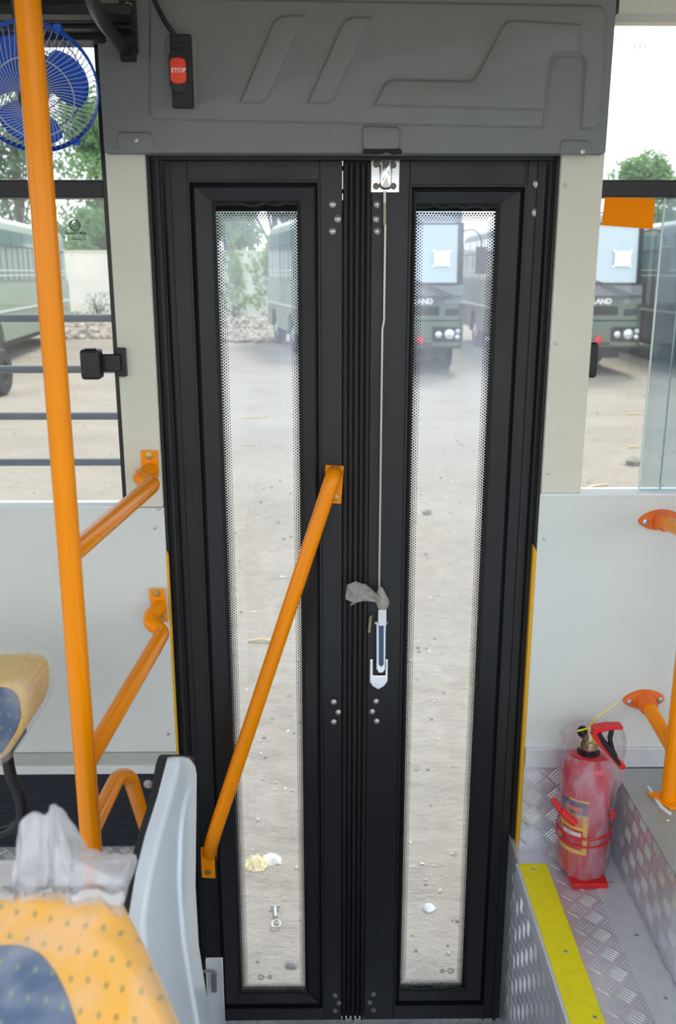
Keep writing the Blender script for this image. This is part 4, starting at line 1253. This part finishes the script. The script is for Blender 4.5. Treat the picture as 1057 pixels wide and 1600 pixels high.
sheet([(578, 963), (582, 961)], [(575, 988), (579, 989)], 4, 8, .001, 5, DY - .012).build('flap', mat('dry_tape', (176, 160, 132), .6), tp)

# ---- diagonal grab bar on the left leaf
gb = thing('grab_bar', 'diagonal orange tubular grab bar bolted across the left door leaf', 'grab bar', PY(420, 1030, DY), parent=lf)
def plate4(px, name, parent, Y, th, m=ORANGE, bevel=.001):
    P = [PY(a, b, Y) for a, b in px]
    return MB().prism(P, (0, -th, 0)).build(name, m, parent, bevel=bevel)
plate4([(509, 726), (537.5, 728), (533.5, 787), (506, 785)], 'mount_plate', gb, DY - .001, .003)
plate4([(314.5, 1323), (340, 1324), (337.5, 1371.5), (313, 1370)], 'mount_plate', gb, DY - .001, .003)
top = PY(524, 738, DY - .004); bot = PY(327, 1334, DY - .004)
MB().tube(fillet([top, PY(520, 746, DY - .050), PY(334, 1306, DY - .050), bot], .035, 6), .0163, 18).build('tube', ORANGE, gb, smooth=True)
for (px, py) in ((525, 777), (325, 1362)):
    q = PY(px, py, DY - .004); MB().lathe(q, (0, -1, 0), [(0, 0), (.0075, 0), (.0075, .004), (.004, .005), (0, .005)], 6).build('bolt', BRASS, gb)

# ================================================================== poles and rails on the left
PYL = 1.30
xt, xb = PY(43, 0, PYL).x, PY(146, 1362, PYL).x
px_ = (xt + xb) / 2
pole = thing('grab_pole', 'tall upright orange grab pole from floor to ceiling at the left', 'pole', (px_, PYL, FZ))
PR = .0172
MB().tube([(xb + .001, PYL, FZ + .004), (xb, PYL, 1.2), (xt, PYL, 2.5), (xt, PYL, ZTOP)], PR, 24).build('tube', ORANGE, pole, smooth=True)
MB().lathe((xb, PYL, FZ), (0, 0, 1), [(0, 0), (.045, 0), (.045, .006), (.02, .008), (.02, .02), (0, .02)], 24).build('floor_flange', ORANGE, pole, smooth=True)
def pat(py):
    """point on the pole axis seen at image row py"""
    return PY(0, py, PYL).z
def rail(name, label, pts, plate, bolts, r=.0158, fr=.03, Yp=WY):
    t = thing(name, label, 'rail', pts[0], parent=pole)
    MB().tube(fillet(pts, fr, 6), r, 18).build('tube', ORANGE, t, smooth=True)
    if plate: plate4(plate, 'mount_plate', t, Yp - .009, .003)
    for (px, py) in bolts:
        q = PY(px, py, Yp - .012)
        MB().lathe(q, (0, -1, 0), [(0, 0), (.0085, 0), (.0085, .0008), (.0065, .001), (.0065, .005), (.003, .0055), (0, .0055)], 12).build('bolt', BRASS, t)
    return t
rail('hand_rail', 'upper short orange rail from the left pillar bracket to the upright pole',
     [PY(237, 735, WY - .012), PY(219, 745, WY - .055), PY(222, 749, WY - .075), PY(240, 756, WY - .10), Vector((px_, PYL, PY(118, 868, PYL).z))],
     [(220, 703), (247, 704), (248.5, 745), (222, 744)], [(233.5, 712)], fr=.028)
rail('hand_rail', 'middle orange rail from the wall bracket beside the door to the pole',
     [PY(251, 948, WY - .012), PY(236, 962, WY - .045), PY(236, 974, WY - .065), PY(255, 988, WY - .08), Vector((px_, PYL, PY(148, 1192, PYL).z))],
     [(233, 920), (257, 920), (263, 972), (240, 972)], [(245, 927), (252, 966)], fr=.03)
rail('hand_rail', 'lowest orange rail bent over like a hoop beside the seat back',
     [Vector((px_, PYL, PY(154, 1296, PYL).z)), PY(184, 1213, 1.50), PY(203, 1213, 1.56), PY(234, 1312, WY - .02)], None, [], r=.0150, fr=.04)
q = PY(232, 1225, WY - .004)
o = MB().lathe(q, (0, -1, 0), [(0, 0), (.011, 0), (.011, .001), (.006, .0015), (.006, .006), (0, .006)], 12).build('bolt', STEEL, kick); o['label'] = 'single round bolt on the dark board'
# panel screws of the wall
k_ = 0
for (px, py, lab) in ((242, 825, 'small screw in the left white panel just below the sill'), (263, 1147, 'small screw low in the left white panel beside the door'), (248, 795, 'tiny screw at the bottom of the left pillar'),
                 (884, 290, 'small screw near the top of the right pillar'), (869, 537, 'small screw at the left edge of the right pillar, mid height'), (857, 740, 'small screw low on the right pillar'), (851, 842, 'small screw in the right white panel near the door jamb')):
    q = PY(px, py, WY - (.009 if py < 760 else .0005))
    o = MB().lathe(q, (0, -1, 0), [(0, 0), (.0036, 0), (.003, .0014), (.001, .0018), (0, .0012)], 12).build('screw', STEEL, pl if (py < 800 and px < 300) else pr if py < 760 else bpy.data.objects['wall_left' if px < 300 else 'wall_right'])

# ================================================================== right side: flanges, pipes, stanchion
def flange(px, py, label, end, w=.046, tilt=-.06, parent=None):
    c = PY(px, py, WY - .001)
    t = thing('flanged_rail', label, 'rail', c, parent=parent)
    R_ = Matrix.Rotation(tilt, 3, 'Y')
    P = []
    for k in range(28):
        a = 2 * pi * k / 28
        rx = w * cos(a); rz = .0225 * sin(a) * (1 - .25 * abs(cos(a)) ** 2)
        P.append(c + R_ @ Vector((rx, 0, rz)))
    MB().pillow(P, (0, -1, 0), .004, .001, .009).build('wall_flange', ORANGE_PL, t, smooth=True)
    d = (Vector(end) - c).normalized()
    MB().lathe(c + Vector((0, -.004, 0)), (d + Vector((0, -.3, 0))).normalized(), [(.0225, -.004), (.0205, .008), (.0195, .024), (.0188, .029), (.016, .030), (.0, .030)], 22).build('collar', ORANGE_PL, t, smooth=True)
    MB().tube(fillet([c + Vector((0, -.002, 0)), c + (d + Vector((0, -.3, 0))).normalized() * .04, end], .02), .0155, 18).build('tube', ORANGE, t, smooth=True)
    for s in (-1, 1):
        q = c + R_ @ Vector((s * w * .72, 0, 0)) + Vector((0, -.0085, 0))
        MB().lathe(q, (0, -1, 0), [(0, 0), (.0072, 0), (.0065, .003), (.0022, .0042), (.0018, .002), (0, .002)], 14).build('screw', STEEL, t, smooth=True)
    q = c + R_ @ Vector((.012, 0, .012))
    MB().ball(q + Vector((0, -.0098, 0)), .004, sc=(1.4, .4, .5)).build('slot', DARK, t)
    return t
PXS = PZ(1042, 1253, PZT).x; PYS = PZ(1042, 1253, PZT).y
stn = thing('stanchion', 'orange upright post with wall-flanged side rails standing on the right metal platform', 'post', (PXS, PYS, PZT + .003))
MB().tube([(PXS + .003, PYS, PZT + .004), (PXS + .003, PYS, PZT + .9)], .0158, 20).build('tube', ORANGE, stn, smooth=True)
MB().prism([Vector((PXS - .034, PYS + .024, PZT + .003)), Vector((PXS + .06, PYS + .03, PZT + .003)), Vector((PXS + .05, PYS - .035, PZT + .003)), Vector((PXS - .006, PYS - .035, PZT + .003))], (0, 0, .006)).build('foot_plate', ORANGE, stn, bevel=.0015)
R = random.Random(9)
mb = MB(); pts = [PZ(1013, 1229, PZT + .004), PZ(1020, 1240, PZT + .004), PZ(1027, 1251, PZT + .004), PZ(1035, 1262, PZT + .004), PZ(1048, 1272, PZT + .004)]
mb.tube(pts, [.003, .0045, .004, .005, .004], 7); o = mb.build('white_sealant', mat('white_sealant', (235, 238, 238), .6), stn, smooth=True)
q = PZ(1044, 1281, PZT + .003)
MB().lathe(q, (0, 0, 1), [(0, 0), (.005, 0), (.004, .0025), (0, .003)], 12).build('screw', STEEL, stn)
flange(1006, 1092, 'lower orange rail with an oval wall flange above the fire extinguisher', Vector((PXS + .004, PYS, PY(1062, 1172, PYS).z)), parent=stn)
flange(1032, 812, 'upper orange rail with an oval flange just below the right window sill', PY(1120, 850, WY - .25), parent=stn)

# ================================================================== fire extinguisher
EXY = 1.708
cb_ = PY(915, 1362, EXY - .03); cb_ = Vector((cb_.x, EXY, FZ))
ex = thing('fire_extinguisher', 'red fire extinguisher wrapped in cloudy plastic on the chequer plate', 'extinguisher', cb_)
topc = PY(920, 1178, EXY)
axis = (Vector((topc.x, EXY, topc.z)) - (cb_ + Vector((0, 0, .012)))).normalized()
ER = .052
base = cb_ + Vector((0, 0, .014))
Ht = (topc - base).length
MB().lathe(base, axis, [(0, 0), (ER * .9, 0), (ER, .012), (ER, Ht - .03), (ER * .93, Ht - .015), (ER * .7, Ht - .003), (.02, Ht + .006), (0, Ht + .006)], 32).build('cylinder', RED, ex, smooth=True)
neck = base + axis * Ht
MB().lathe(neck, axis, [(0, 0), (.024, .0), (.024, .008), (.018, .012), (.017, .03), (0, .03)], 20).build('neck_ring', BLACKPL, ex, smooth=True)
MB().lathe(neck + axis * .014, axis, [(.019, 0), (.021, .004), (.021, .02), (.016, .024), (.016, .04), (0, .04)], 16).build('valve', mat('valve_chrome', (220, 205, 170), .2, 1.0), ex, smooth=True)
# label, hugging the left front of the cylinder
def onskin(a0, a1, h0, h1, off, m, name, n=8, parent=ex):
    u = Vector((1, 0, 0)); u = (u - axis * u.dot(axis)).normalized(); w = axis.cross(u)      # w points to +y
    rings = []
    for h in (h0, h1):
        pass
    mb = MB(); vs = []
    for h in (h0, h1):
        for k in range(n + 1):
            a = radians(a0 + (a1 - a0) * k / n)
            vs.append(base + axis * h + (u * cos(a) + w * sin(a)) * (ER + off))
    mb.add(vs, [(k, k + 1, n + 2 + k, n + 1 + k) for k in range(n)])
    return mb.build(name, m, parent, smooth=True)
YL = mat('label_yellow', (232, 196, 44), .5); NV = mat('label_navy', (52, 62, 120), .5); OR2 = mat('label_orange', (235, 120, 40), .5); WL = mat('label_white', (226, 226, 226), .5)
onskin(190, 262, .06, .155, .0006, YL, 'label')
onskin(196, 252, .07, .118, .0009, RED, 'label_panel')
onskin(200, 248, .098, .112, .0012, WL, 'label_panel')
onskin(196, 250, .125, .15, .0009, OR2, 'label_panel')
onskin(190, 258, .155, .185, .0008, NV, 'label_panel')
onskin(205, 248, .162, .172, .0012, OR2, 'label_panel')
onskin(215, 262, .185, .19, .0010, YL, 'label_panel')
# head: knob, levers
hc = neck + axis * .045
MB().ball(PY(911, 1143, EXY), .0115, 14, 10, (1, 1, 1.15)).build('gauge_knob', BLACKPL, ex, smooth=True)
MB().tube([PY(911, 1150, EXY), PY(926, 1157, EXY)], .007, 8).build('gauge_stem', RED, ex, smooth=True)
def bar2(pts, w, th, m, name, Y):
    """flat lever along pixel points, w metres deep in y"""
    P = [PY(a, b, Y) for a, b in pts]
    return MB().prism(P, (0, w, 0)).build(name, m, ex, bevel=.0015)
bar2([(928, 1138), (950, 1134), (972, 1134), (975.5, 1137), (973, 1141), (955, 1141), (944, 1144), (934, 1152), (927, 1152)], .018, 0, REDPL, 'upper_lever', EXY - .058)
bar2([(925, 1150), (935, 1146), (960, 1180), (979, 1197), (978, 1203), (970, 1203), (957, 1188), (938, 1168)], .018, 0, REDPL, 'lower_lever', EXY - .058)
bar2([(935, 1149), (940, 1145), (947, 1157), (962, 1176), (972, 1195), (969, 1198), (957, 1184), (943, 1165)], .02, 0, BLACKPL, 'lever_insert', EXY - .062)
bar2([(955, 1141), (961, 1142), (958, 1155), (961, 1170), (967, 1182), (963, 1183), (954, 1170), (952, 1156)], .012, 0, BLACKPL, 'lever_strut', EXY - .056)
# bracket: foot, straps and clamp
f0, f1 = PY(893, 1349, EXY - .055), PY(952, 1364, EXY - .055)
MB().box(PY(895, 1355, EXY - .055).x, PY(951, 1355, EXY - .055).x, EXY - .066, EXY - .020, FZ + .001, FZ + .0145).build('bracket_foot', REDPL, ex, bevel=.002)
for hgt, lab in ((.083, 0), (.103, 0)):
    rr = ER + .003
    u = Vector((1, 0, 0)); u = (u - axis * u.dot(axis)).normalized(); w = axis.cross(u)
    pts = [base + axis * (hgt + .003 * cos(a)) + (u * cos(a) + w * sin(a)) * (rr + .002) for a in [2 * pi * k / 32 for k in range(33)]]
    MB().tube(pts, .0026, 8, caps=False).build('strap', REDPL, ex, smooth=True)
cl = PY(888, 1278, EXY - .045)
MB().tube([cl + Vector((-.016, 0, .018)), cl + Vector((0, -.004, .004)), cl + Vector((.014, -.008, -.008))], .0085, 8).build('strap_clamp', REDPL, ex, smooth=True)
MB().tube([cl + Vector((-.03, .02, .034)), cl + Vector((-.012, -.002, .012))], .0055, 8).build('strap_clamp', REDPL, ex, smooth=True)
cl = PY(957, 1273, EXY - .03)
MB().box(cl.x - .005, cl.x + .005, cl.y - .006, cl.y + .006, cl.z - .008, cl.z + .012).build('strap_clip', REDPL, ex, bevel=.002)
# cloudy plastic wrap
mb = MB(); rings = []; n = 48
prof = [(-.002, 1.02), (.01, 1.08), (.04, 1.12), (.08, 1.08), (.1, 1.07), (.13, 1.12), (.17, 1.16), (.21, 1.18), (.24, 1.2), (.27, 1.28), (.30, 1.30), (.325, 1.2), (.345, .95)]
hs = (Ht + .055) / .345
for h, s in prof:
    ring_ = []
    for k in range(n):
        a = 2 * pi * k / n
        d = u * cos(a) + w * sin(a)
        wob = .004 * noise.noise(Vector((cos(a) * 2.5, sin(a) * 2.5, h * 14))) + .0022 * noise.noise(Vector((cos(a) * 9, sin(a) * 9, h * 30)))
        flare = (.024 * max(0, cos(a - .2)) ** 2 if h > .2 else 0) * min(1, (h - .2) / .06 if h > .2 else 0)
        if h > .26 and sin(a) < .2: s_ = 1.0 + (s - 1.0) * .1
        else: s_ = s
        ring_.append(base + axis * h * hs * (1 if h < .3 or sin(a) > 0 else (.3 / h)) + d * (ER * s_ + wob + flare))
    rings.append(ring_)
mb.loft(rings, caps=False)
mb.build('plastic_wrap', PINKFILM, ex, smooth=True, angle=70)
sheet([(868, 1300), (880, 1296)], [(845, 1335), (872, 1342)], 8, 10, .006, 11, EXY - .02, .02).build('wrap_tail', PINKFILM, ex, smooth=True)
# yellow zip tie
zt = thing('zip_tie', 'thin yellow zip tie looped round the extinguisher head', 'zip tie', PY(926, 1135, EXY - .02))
MB().tube(fillet([PY(903, 1142, EXY - .022), PY(918, 1138.5, EXY - .024), PY(929, 1135, EXY - .022)], .01), .0017, 6).build('strap', YELLOW, zt, smooth=True)
MB().tube(fillet([PY(927, 1135, EXY - .022), PY(933, 1121, EXY - .03), PY(948, 1110, EXY - .03), PY(958, 1104, EXY - .025), PY(965, 1096, EXY - .02)], .02), .0012, 6).build('tail', YELLOW, zt, smooth=True)
MB().tube(fillet([PY(926, 1134, EXY - .022), PY(925, 1150, EXY - .024), PY(930, 1160, EXY - .02)], .01), .0014, 6).build('strap', YELLOW, zt, smooth=True)
c = PY(926, 1133, EXY - .023)
MB().box(c.x - .004, c.x + .004, c.y - .003, c.y + .003, c.z - .005, c.z + .005).build('tie_head', YELLOW, zt, bevel=.001)

# ================================================================== seats
# pale seat back near the door, edge-on
X0 = -.205
sx_ = thing('passenger_seat', 'passenger seat with a pale grey plastic shell and black foam edge beside the door', 'seat', (X0 - .2, .86, FZ))
def PXp(px, py): return PX(px, py, X0)
out = [(303, 1206), (302, 1290), (301, 1380), (306, 1470), (318, 1545), (331, 1610), (345, 1700)]
top_ = [(276, 1184), (284, 1182), (294, 1184), (301, 1193)]
lft = [(274, 1192), (261, 1245), (243, 1305), (229, 1364), (217, 1442), (222, 1520), (232, 1600), (245, 1700)]
poly = [PXp(a, b) for a, b in (top_ + out + lft[::-1])]
mb = MB(); mb.pillow(poly, (1, 0, 0), .012, .012, .006, 4); mb.build('back_shell', SHELL, sx_, smooth=True, angle=50)
ridge = [PX(a, b, X0 + .004) for a, b in ((294, 1232), (285, 1256), (279, 1300), (277, 1380), (283, 1460), (296, 1540), (310, 1620))]
MB().tube(fillet(ridge, .02), [.006] * len(fillet(ridge, .02)), 10).build('shell_rib', SHELL, sx_, smooth=True)
# black foam body behind the shell
poly2 = fillet([PX(a + 2, b - 2, X0 - .013) for a, b in [(270, 1180), (301, 1184)] + out + lft[::-1][:-1]], .03, 4, True)
mb = MB(); mb.pillow(poly2, (1, 0, 0), .004, .024, .001, 2); 
mb.build('back_pad', FOAM, sx_, smooth=True, angle=50, bevel=.010)
lo = min(p.z for p in poly)
MB().box(X0 - .46, X0 - .06, .74, 1.02, lo + .03, lo + .10).build('seat_pad', FOAM, sx_, bevel=.025)
for (dx, dy) in ((-.42, .77), (-.1, .77), (-.42, .99), (-.1, .99)):
    MB().tube([(X0 + dx, dy, FZ), (X0 + dx, dy, lo + .03)], .012, 10).build('leg', BLACKPL, sx_, smooth=True)

# aluminium post and hook by the door foot
PALE = mat('galvanised_pale', (245, 250, 252), .45, .25, noise_amt=.08, noise_scale=30)
pp_ = PY(336, 1498, 1.62)
t = thing('step_post', 'pale aluminium channel post with a small hook at the foot of the left door leaf', 'post', (pp_.x, 1.62, SZ))
a, b = PY(322, 1498, 1.62), PY(348, 1498, 1.62)
MB().box(a.x, b.x, 1.62, 1.623, SZ, a.z).build('channel_face', PALE, t)
MB().box(a.x, a.x + .003, 1.612, 1.62, SZ, a.z).build('channel_lip', PALE, t)
MB().box(b.x - .003, b.x, 1.612, 1.62, SZ, a.z).build('channel_lip', PALE, t)
MB().tube(fillet([PY(311, 1519, 1.60), PY(328, 1516, 1.60), PY(335, 1518, 1.60), PY(336, 1526, 1.60)], .006), .003, 8).build('hook', STEEL, t, smooth=True)
MB().box(PY(330, 1520, 1.61).x, PY(338, 1520, 1.61).x, 1.606, 1.619, PY(330, 1549, 1.61).z, PY(330, 1519, 1.61).z).build('hook_plate', STEEL, t, bevel=.001)

# yellow dotted seat pad in the foreground
n_ = Vector((0, -.56, .83)).normalized(); p0_ = Vector((0, .68, 1.615))
def Q(px, py, h=0): return PP(px, py, p0_ + n_ * h, n_)
sy = thing('passenger_seat', 'nearest passenger seat, yellow dotted cover with a slate centre, bottom left', 'seat', (-.38, .62, FZ))
outl = [(-140, 1438), (-60, 1415), (20, 1402), (110, 1396), (172, 1398), (190, 1408), (205, 1440), (232, 1500), (262, 1570), (300, 1660), (340, 1760), (-140, 1760)]
P = fillet([Q(a, b) for a, b in outl], [.0] + [.02] * 4 + [.012] + [.03] * 4 + [.0, .0], 3, True)
MB().pillow(P, n_, .035, .10, .030, 7, lean='centre').build('backrest_pad', YFAB, sy, smooth=True, angle=60)
patch = [(-140, 1500), (-60, 1482), (0, 1474), (36, 1474), (64, 1486), (88, 1515), (108, 1556), (128, 1620), (150, 1720), (-120, 1720)]
P = fillet([Q(a, b + 2, .0295) for a, b in patch], .02, 3, True)
MB().pillow(P, n_, .006, .004, .003, 3, lean='centre').build('centre_panel', BFAB, sy, smooth=True, angle=60)
MB().box(-.62, -.22, .50, .60, FZ + .30, FZ + .36).build('seat_frame', BLACKPL, sy, bevel=.01)
for dx in (-.6, -.25):
    MB().tube([(dx, .55, FZ), (dx, .55, FZ + .30)], .014, 10).build('leg', BLACKPL, sy, smooth=True)
    MB().tube([(dx, .55, FZ + .34), (dx, .63, 1.50)], .014, 10).build('back_frame', BLACKPL, sy, smooth=True)
# milky plastic cover bunched on its top edge
pc = thing('plastic_cover', 'milky plastic bag bunched up on the top edge of the nearest yellow seat', 'plastic cover', Q(90, 1400))
topl = [(-140, 1425), (-60, 1405), (-5, 1392), (12, 1386), (26, 1366), (29, 1335), (31, 1308), (26, 1290), (36, 1280), (46, 1277), (62, 1281), (72, 1276), (76, 1262), (82, 1264), (84, 1276), (95, 1292), (104, 1318), (108, 1342), (116, 1354), (140, 1358), (170, 1368), (190, 1374), (194, 1386), (193, 1404), (189, 1420)]
def samp(L, s):
    k = s * (len(L) - 1); a = int(min(k, len(L) - 2)); f = k - a
    return Vector(L[a]).lerp(Vector(L[a + 1]), f)
vs = []; NN, MM = 110, 26
for j in range(MM + 1):
    t_ = j / MM
    for i in range(NN + 1):
        s = i / NN
        T = samp(topl, s)
        bx = T.x + (0 if T.x < 20 or T.x > 110 else (T.x - 66) * .35)
        by = 1460 + 6 * sin(s * 23) - .16 * max(0, min(bx, 150)) - (8 if bx > 150 else 0)
        Bf = Vector((bx, by, 0)) if T.x < 180 else Vector((190, 1432, 0))
        if t_ < .72:
            q = T.lerp(Bf.to_2d() if len(T) == 2 else Bf, 1 - t_ / .72)
            hh = .036 + .012 * sin(pi * t_ / .72)
            p = PP(q.x, q.y, p0_ + n_ * hh, n_) if q.y > 1392 else PP(q.x, q.y, p0_ + Vector((0, -.02 + .02 * t_, 0)), Vector((0, -1, .15)))
            p = p.lerp(PP(q.x, q.y, p0_ + Vector((0, -.012, 0)), Vector((0, -1, .15))), .5)
        else:
            f = (t_ - .72) / .28
            q = T
            p = PP(q.x, q.y, p0_ + Vector((0, -.012, 0)), Vector((0, -1, .15))) + Vector((0, .055 * f, -.004 * f)) + Vector((0, 0, -f * f * max(0, (1400 - T.y)) * .00045))
        p += Vector((.0016 * noise.noise(Vector((s * 22, t_ * 7, 1))), .006 * noise.noise(Vector((s * 18, t_ * 5, 5))) + .0022 * sin(s * 64 + 3 * t_) * min(1, (1 - abs(t_ - .5) * 1.4)), .0012 * noise.noise(Vector((s * 22, t_ * 7, 9)))))
        vs.append(p)
JM = 7
for (j0, j1, mm_, nm_) in ((0, JM, THIN, 'bag_skirt'), (JM, MM, BAG, 'bag')):
    mb = MB(); mb.add(vs[j0 * (NN + 1):(j1 + 1) * (NN + 1)], [(j * (NN + 1) + i, j * (NN + 1) + i + 1, (j + 1) * (NN + 1) + i + 1, (j + 1) * (NN + 1) + i) for j in range(j1 - j0) for i in range(NN)])
    mb.build(nm_, mm_, pc, smooth=True, angle=80)
# clear wrap over the pad
P = fillet([Q(a, b, .003) for a, b in outl], [.0] + [.02] * 4 + [.012] + [.03] * 4 + [.0, .0], 3, True)
MB().pillow(P, n_, .035, .05, .034, 7, lean='centre').build('clear_wrap', FILM, pc, smooth=True, angle=60)

# seat at the far left
SY0 = 1.42
def Q2(px, py, dy=0): return PY(px, py, SY0 + dy)
sf = thing('passenger_seat', 'wrapped yellow and blue seat with a black tube leg at the left edge', 'seat', (-.85, 1.5, FZ))
o1 = [(-200, 1068), (18, 1064), (38, 1068), (46, 1084), (46, 1122), (36, 1144), (10, 1184), (-200, 1216)]
P = fillet([Q2(a, b) for a, b in o1], .02, 4, True)
MB().pillow(P, (0, -1, 0), .016, .115, .014, 5, lean='centre').build('cushion', YFAB2, sf, smooth=True, angle=60)
o2 = [(-200, 1078), (4, 1074), (20, 1078), (30, 1090), (34, 1118), (26, 1142), (2, 1180), (-200, 1208)]
P = fillet([Q2(a, b, -.0142) for a, b in o2], .012, 4, True)
MB().pillow(P, (0, -1, 0), .004, .002, .002, 3, lean='centre').build('centre_panel', BFAB, sf, smooth=True, angle=60)
o3 = [(-205, 1060), (20, 1056), (44, 1060), (53, 1078), (54, 1122), (42, 1150), (14, 1192), (-205, 1226)]
P = fillet([Q2(a, b, -.008) for a, b in o3], .02, 4, True)
MB().pillow(P, (0, -1, 0), .016, .115, .012, 5, lean='centre').build('clear_wrap', FILM, sf, smooth=True, angle=60)
for dy in (0.03, .13):
    MB().tube(fillet([Q2(8, 1165, dy), Q2(17, 1215, dy), Q2(32, 1245, dy), Q2(34, 1282, dy), Q2(20, 1296, dy), Q2(-60, 1318, dy)], .03, 5), .0105, 12).build('leg', BLACKPL, sf, smooth=True)
MB().box(-1.2, Q2(8, 1170).x, SY0 + .03, SY0 + .11, Q2(8, 1192).z, Q2(8, 1180).z).build('seat_frame', BLACKPL, sf)
MB().tube([Q2(-60, 1318, .15), Vector((Q2(-60, 1318, .15).x, SY0 + .15, FZ))], .0105, 10).build('foot', BLACKPL, sf, smooth=True)

# ================================================================== fan
FY = 1.58
fc = PY(52, 140, FY)
fn = thing('cabin_fan', 'blue cabin fan with a pale wire guard in the upper left corner', 'fan', fc)
ax = Vector((.27, -1, -.64)).normalized()         # the fan looks towards the aisle and a little down
fu = Vector((1, 0, 0)); fu = (fu - ax * fu.dot(ax)).normalized(); fw = ax.cross(fu)
FR = PY(150, 140, FY).x - fc.x
def fp(r, a, h): return fc + (fu * cos(a) + fw * sin(a)) * r + ax * h
prof = [(.20, .036), (.30, .0365), (.45, .035), (.62, .031), (.78, .023), (.90, .012), (1.0, 0)]
mb = MB()
NW = 66
for k in range(NW):
    a0 = 2 * pi * k / NW
    pts = []
    for i, (r, h) in enumerate(prof):
        tw = 1.0 * (1 - r) ** 1.6
        pts.append(fp(r * FR, a0 + tw * .8, h))
    mb.tube(pts, .00065, 4, caps=False)
g = mb.build('front_guard_wires', WIRE, fn, smooth=True); g['kind'] = 'stuff'
mb = MB()
for r, h in ((.62, .0318), (.2, .0365)):
    mb.tube([fp(r * FR, 2 * pi * k / 48, h) for k in range(49)], .0011, 5, caps=False)
mb.build('guard_ring', WIRE, fn, smooth=True)
mb = MB()
for k in range(NW):
    a0 = 2 * pi * k / NW
    pts = [fp(r * FR, a0 - (1 - r) * .9, h) for r, h in ((1.0, 0), (.97, -.022), (.8, -.036), (.5, -.040), (.3, -.040))]
    mb.tube(pts, .0007, 4, caps=False)
g = mb.build('rear_guard_wires', BLUEWIRE, fn, smooth=True); g['kind'] = 'stuff'
mb = MB()
for r, h in ((.5, -.041), (.8, -.037)):
    mb.tube([fp(r * FR, 2 * pi * k / 40, h) for k in range(41)], .001, 5, caps=False)
mb.build('rear_ring', BLUEWIRE, fn, smooth=True)
mb = MB(); rings = []
for k in range(49):
    a = 2 * pi * k / 48
    rings.append([fp(FR * 1.0, a, .006), fp(FR * 1.025, a, .002), fp(FR * 1.025, a, -.009), fp(FR * .99, a, -.009)])
mb.loft(rings, caps=False); mb.build('rim', BLUE, fn, smooth=True)
for k in range(3):
    a = radians(-62 + k * 118)
    c = fp(FR * 1.03, a, -.003)
    mb = MB().box(c.x - .006, c.x + .006, c.y - .006, c.y + .006, c.z - .006, c.z + .006); mb.build('rim_clip', BLUE, fn, bevel=.001)
MB().lathe(fc + ax * .040, ax, [(0, -.006), (.020, -.006), (.0225, 0), (.021, .004), (.012, .006), (0, .0065)], 22).build('guard_cap', BLACKPL, fn, smooth=True)
MB().lathe(fc - ax * .03, ax, [(0, 0), (.026, 0), (.027, .02), (.025, .045), (.018, .052), (0, .054)], 22).build('blade_hub', BLUE, fn, smooth=True)
for k in range(3):
    a0 = radians(12 + 120 * k)
    vs = []; n1, n2 = 10, 10
    for i in range(n1 + 1):
        r = .16 + .72 * i / n1
        wd = .30 + .62 * sin(pi * min(r * .78, .93)) * 1.0
        for j in range(n2 + 1):
            s = j / n2 - .5
            aa = a0 + s * wd * 1.75
            rr = r * (1 - .10 * (2 * s) ** 2 * (r > .5))
            vs.append(fp(rr * FR, aa, .002 + s * .030))
    mb = MB(); mb.add(vs, [(i * (n2 + 1) + j, i * (n2 + 1) + j + 1, (i + 1) * (n2 + 1) + j + 1, (i + 1) * (n2 + 1) + j) for i in range(n1) for j in range(n2)])
    o = mb.build('blade', BLUE, fn, smooth=True)
    sm = o.modifiers.new('solid', 'SOLIDIFY'); sm.thickness = .0015
MB().lathe(fc - ax * .095, ax, [(0, 0), (.03, .004), (.036, .02), (.036, .05), (.028, .06), (0, .06)], 22).build('motor', BLUE, fn, smooth=True)
m0 = fc - ax * .075
MB().tube([m0, m0 + Vector((0, -.05, .08)), m0 + Vector((0, -.06, ZTOP - m0.z))], .012, 10).build('mount_arm', BLACKPL, fn, smooth=True)

# ================================================================== dark rails above the left window
t = thing('overhead_rail', 'black overhead duct rails above the left window', 'rail', (-1.5, WY - .12, PY(60, 55, WY - .05).z))
for (y0, y1, Y) in ((4, 22, WY - .16), (24, 33, WY - .12), (36, 44, WY - .10), (46, 62, WY - .06)):
    z0_, z1_ = PY(60, y1, Y).z, PY(60, y0, Y).z
    MB().box(XLW + .1, PY(205 if Y < WY - .07 else 158, 30, Y).x, Y, Y + .04, z0_, z1_).build('rail_bar', BLACKALU2, t, bevel=.003)
t = thing('rack_bracket', 'black bracket plate with a brass bolt holding the overhead pipe', 'bracket', PY(205, 50, HY - .004))
a, b = PY(186, 1, HY - .003), PY(217, 84, HY - .003)
MB().box(a.x, b.x, HY - .008, HY - .002, b.z, a.z).build('bracket_plate', BLACKALU2, t, bevel=.001)
a, b = PY(190, 78, HY - .003), PY(214, 97, HY - .003)
MB().box(a.x, b.x, HY - .02, HY - .001, b.z, a.z).build('bracket_foot', BLACKALU2, t, bevel=.001)
MB().lathe(PY(200, 12, HY - .008), (0, -1, 0), [(0, 0), (.0095, 0), (.0095, .0012), (.0075, .0014), (.0075, .006), (.003, .0065), (0, .0065)], 6).build('bolt', BRASS, t)
tb = MB().tube(fillet([PY(100, -160, 1.05), PY(140, -10, 1.35), PY(156, 30, 1.55), PY(196, 78, HY - .012)], .08, 6), .0105, 14).build('overhead_pipe', BLACKALU, smooth=True)
tag(tb, 'black pipe sweeping down from the ceiling to the bracket at upper left', 'pipe')
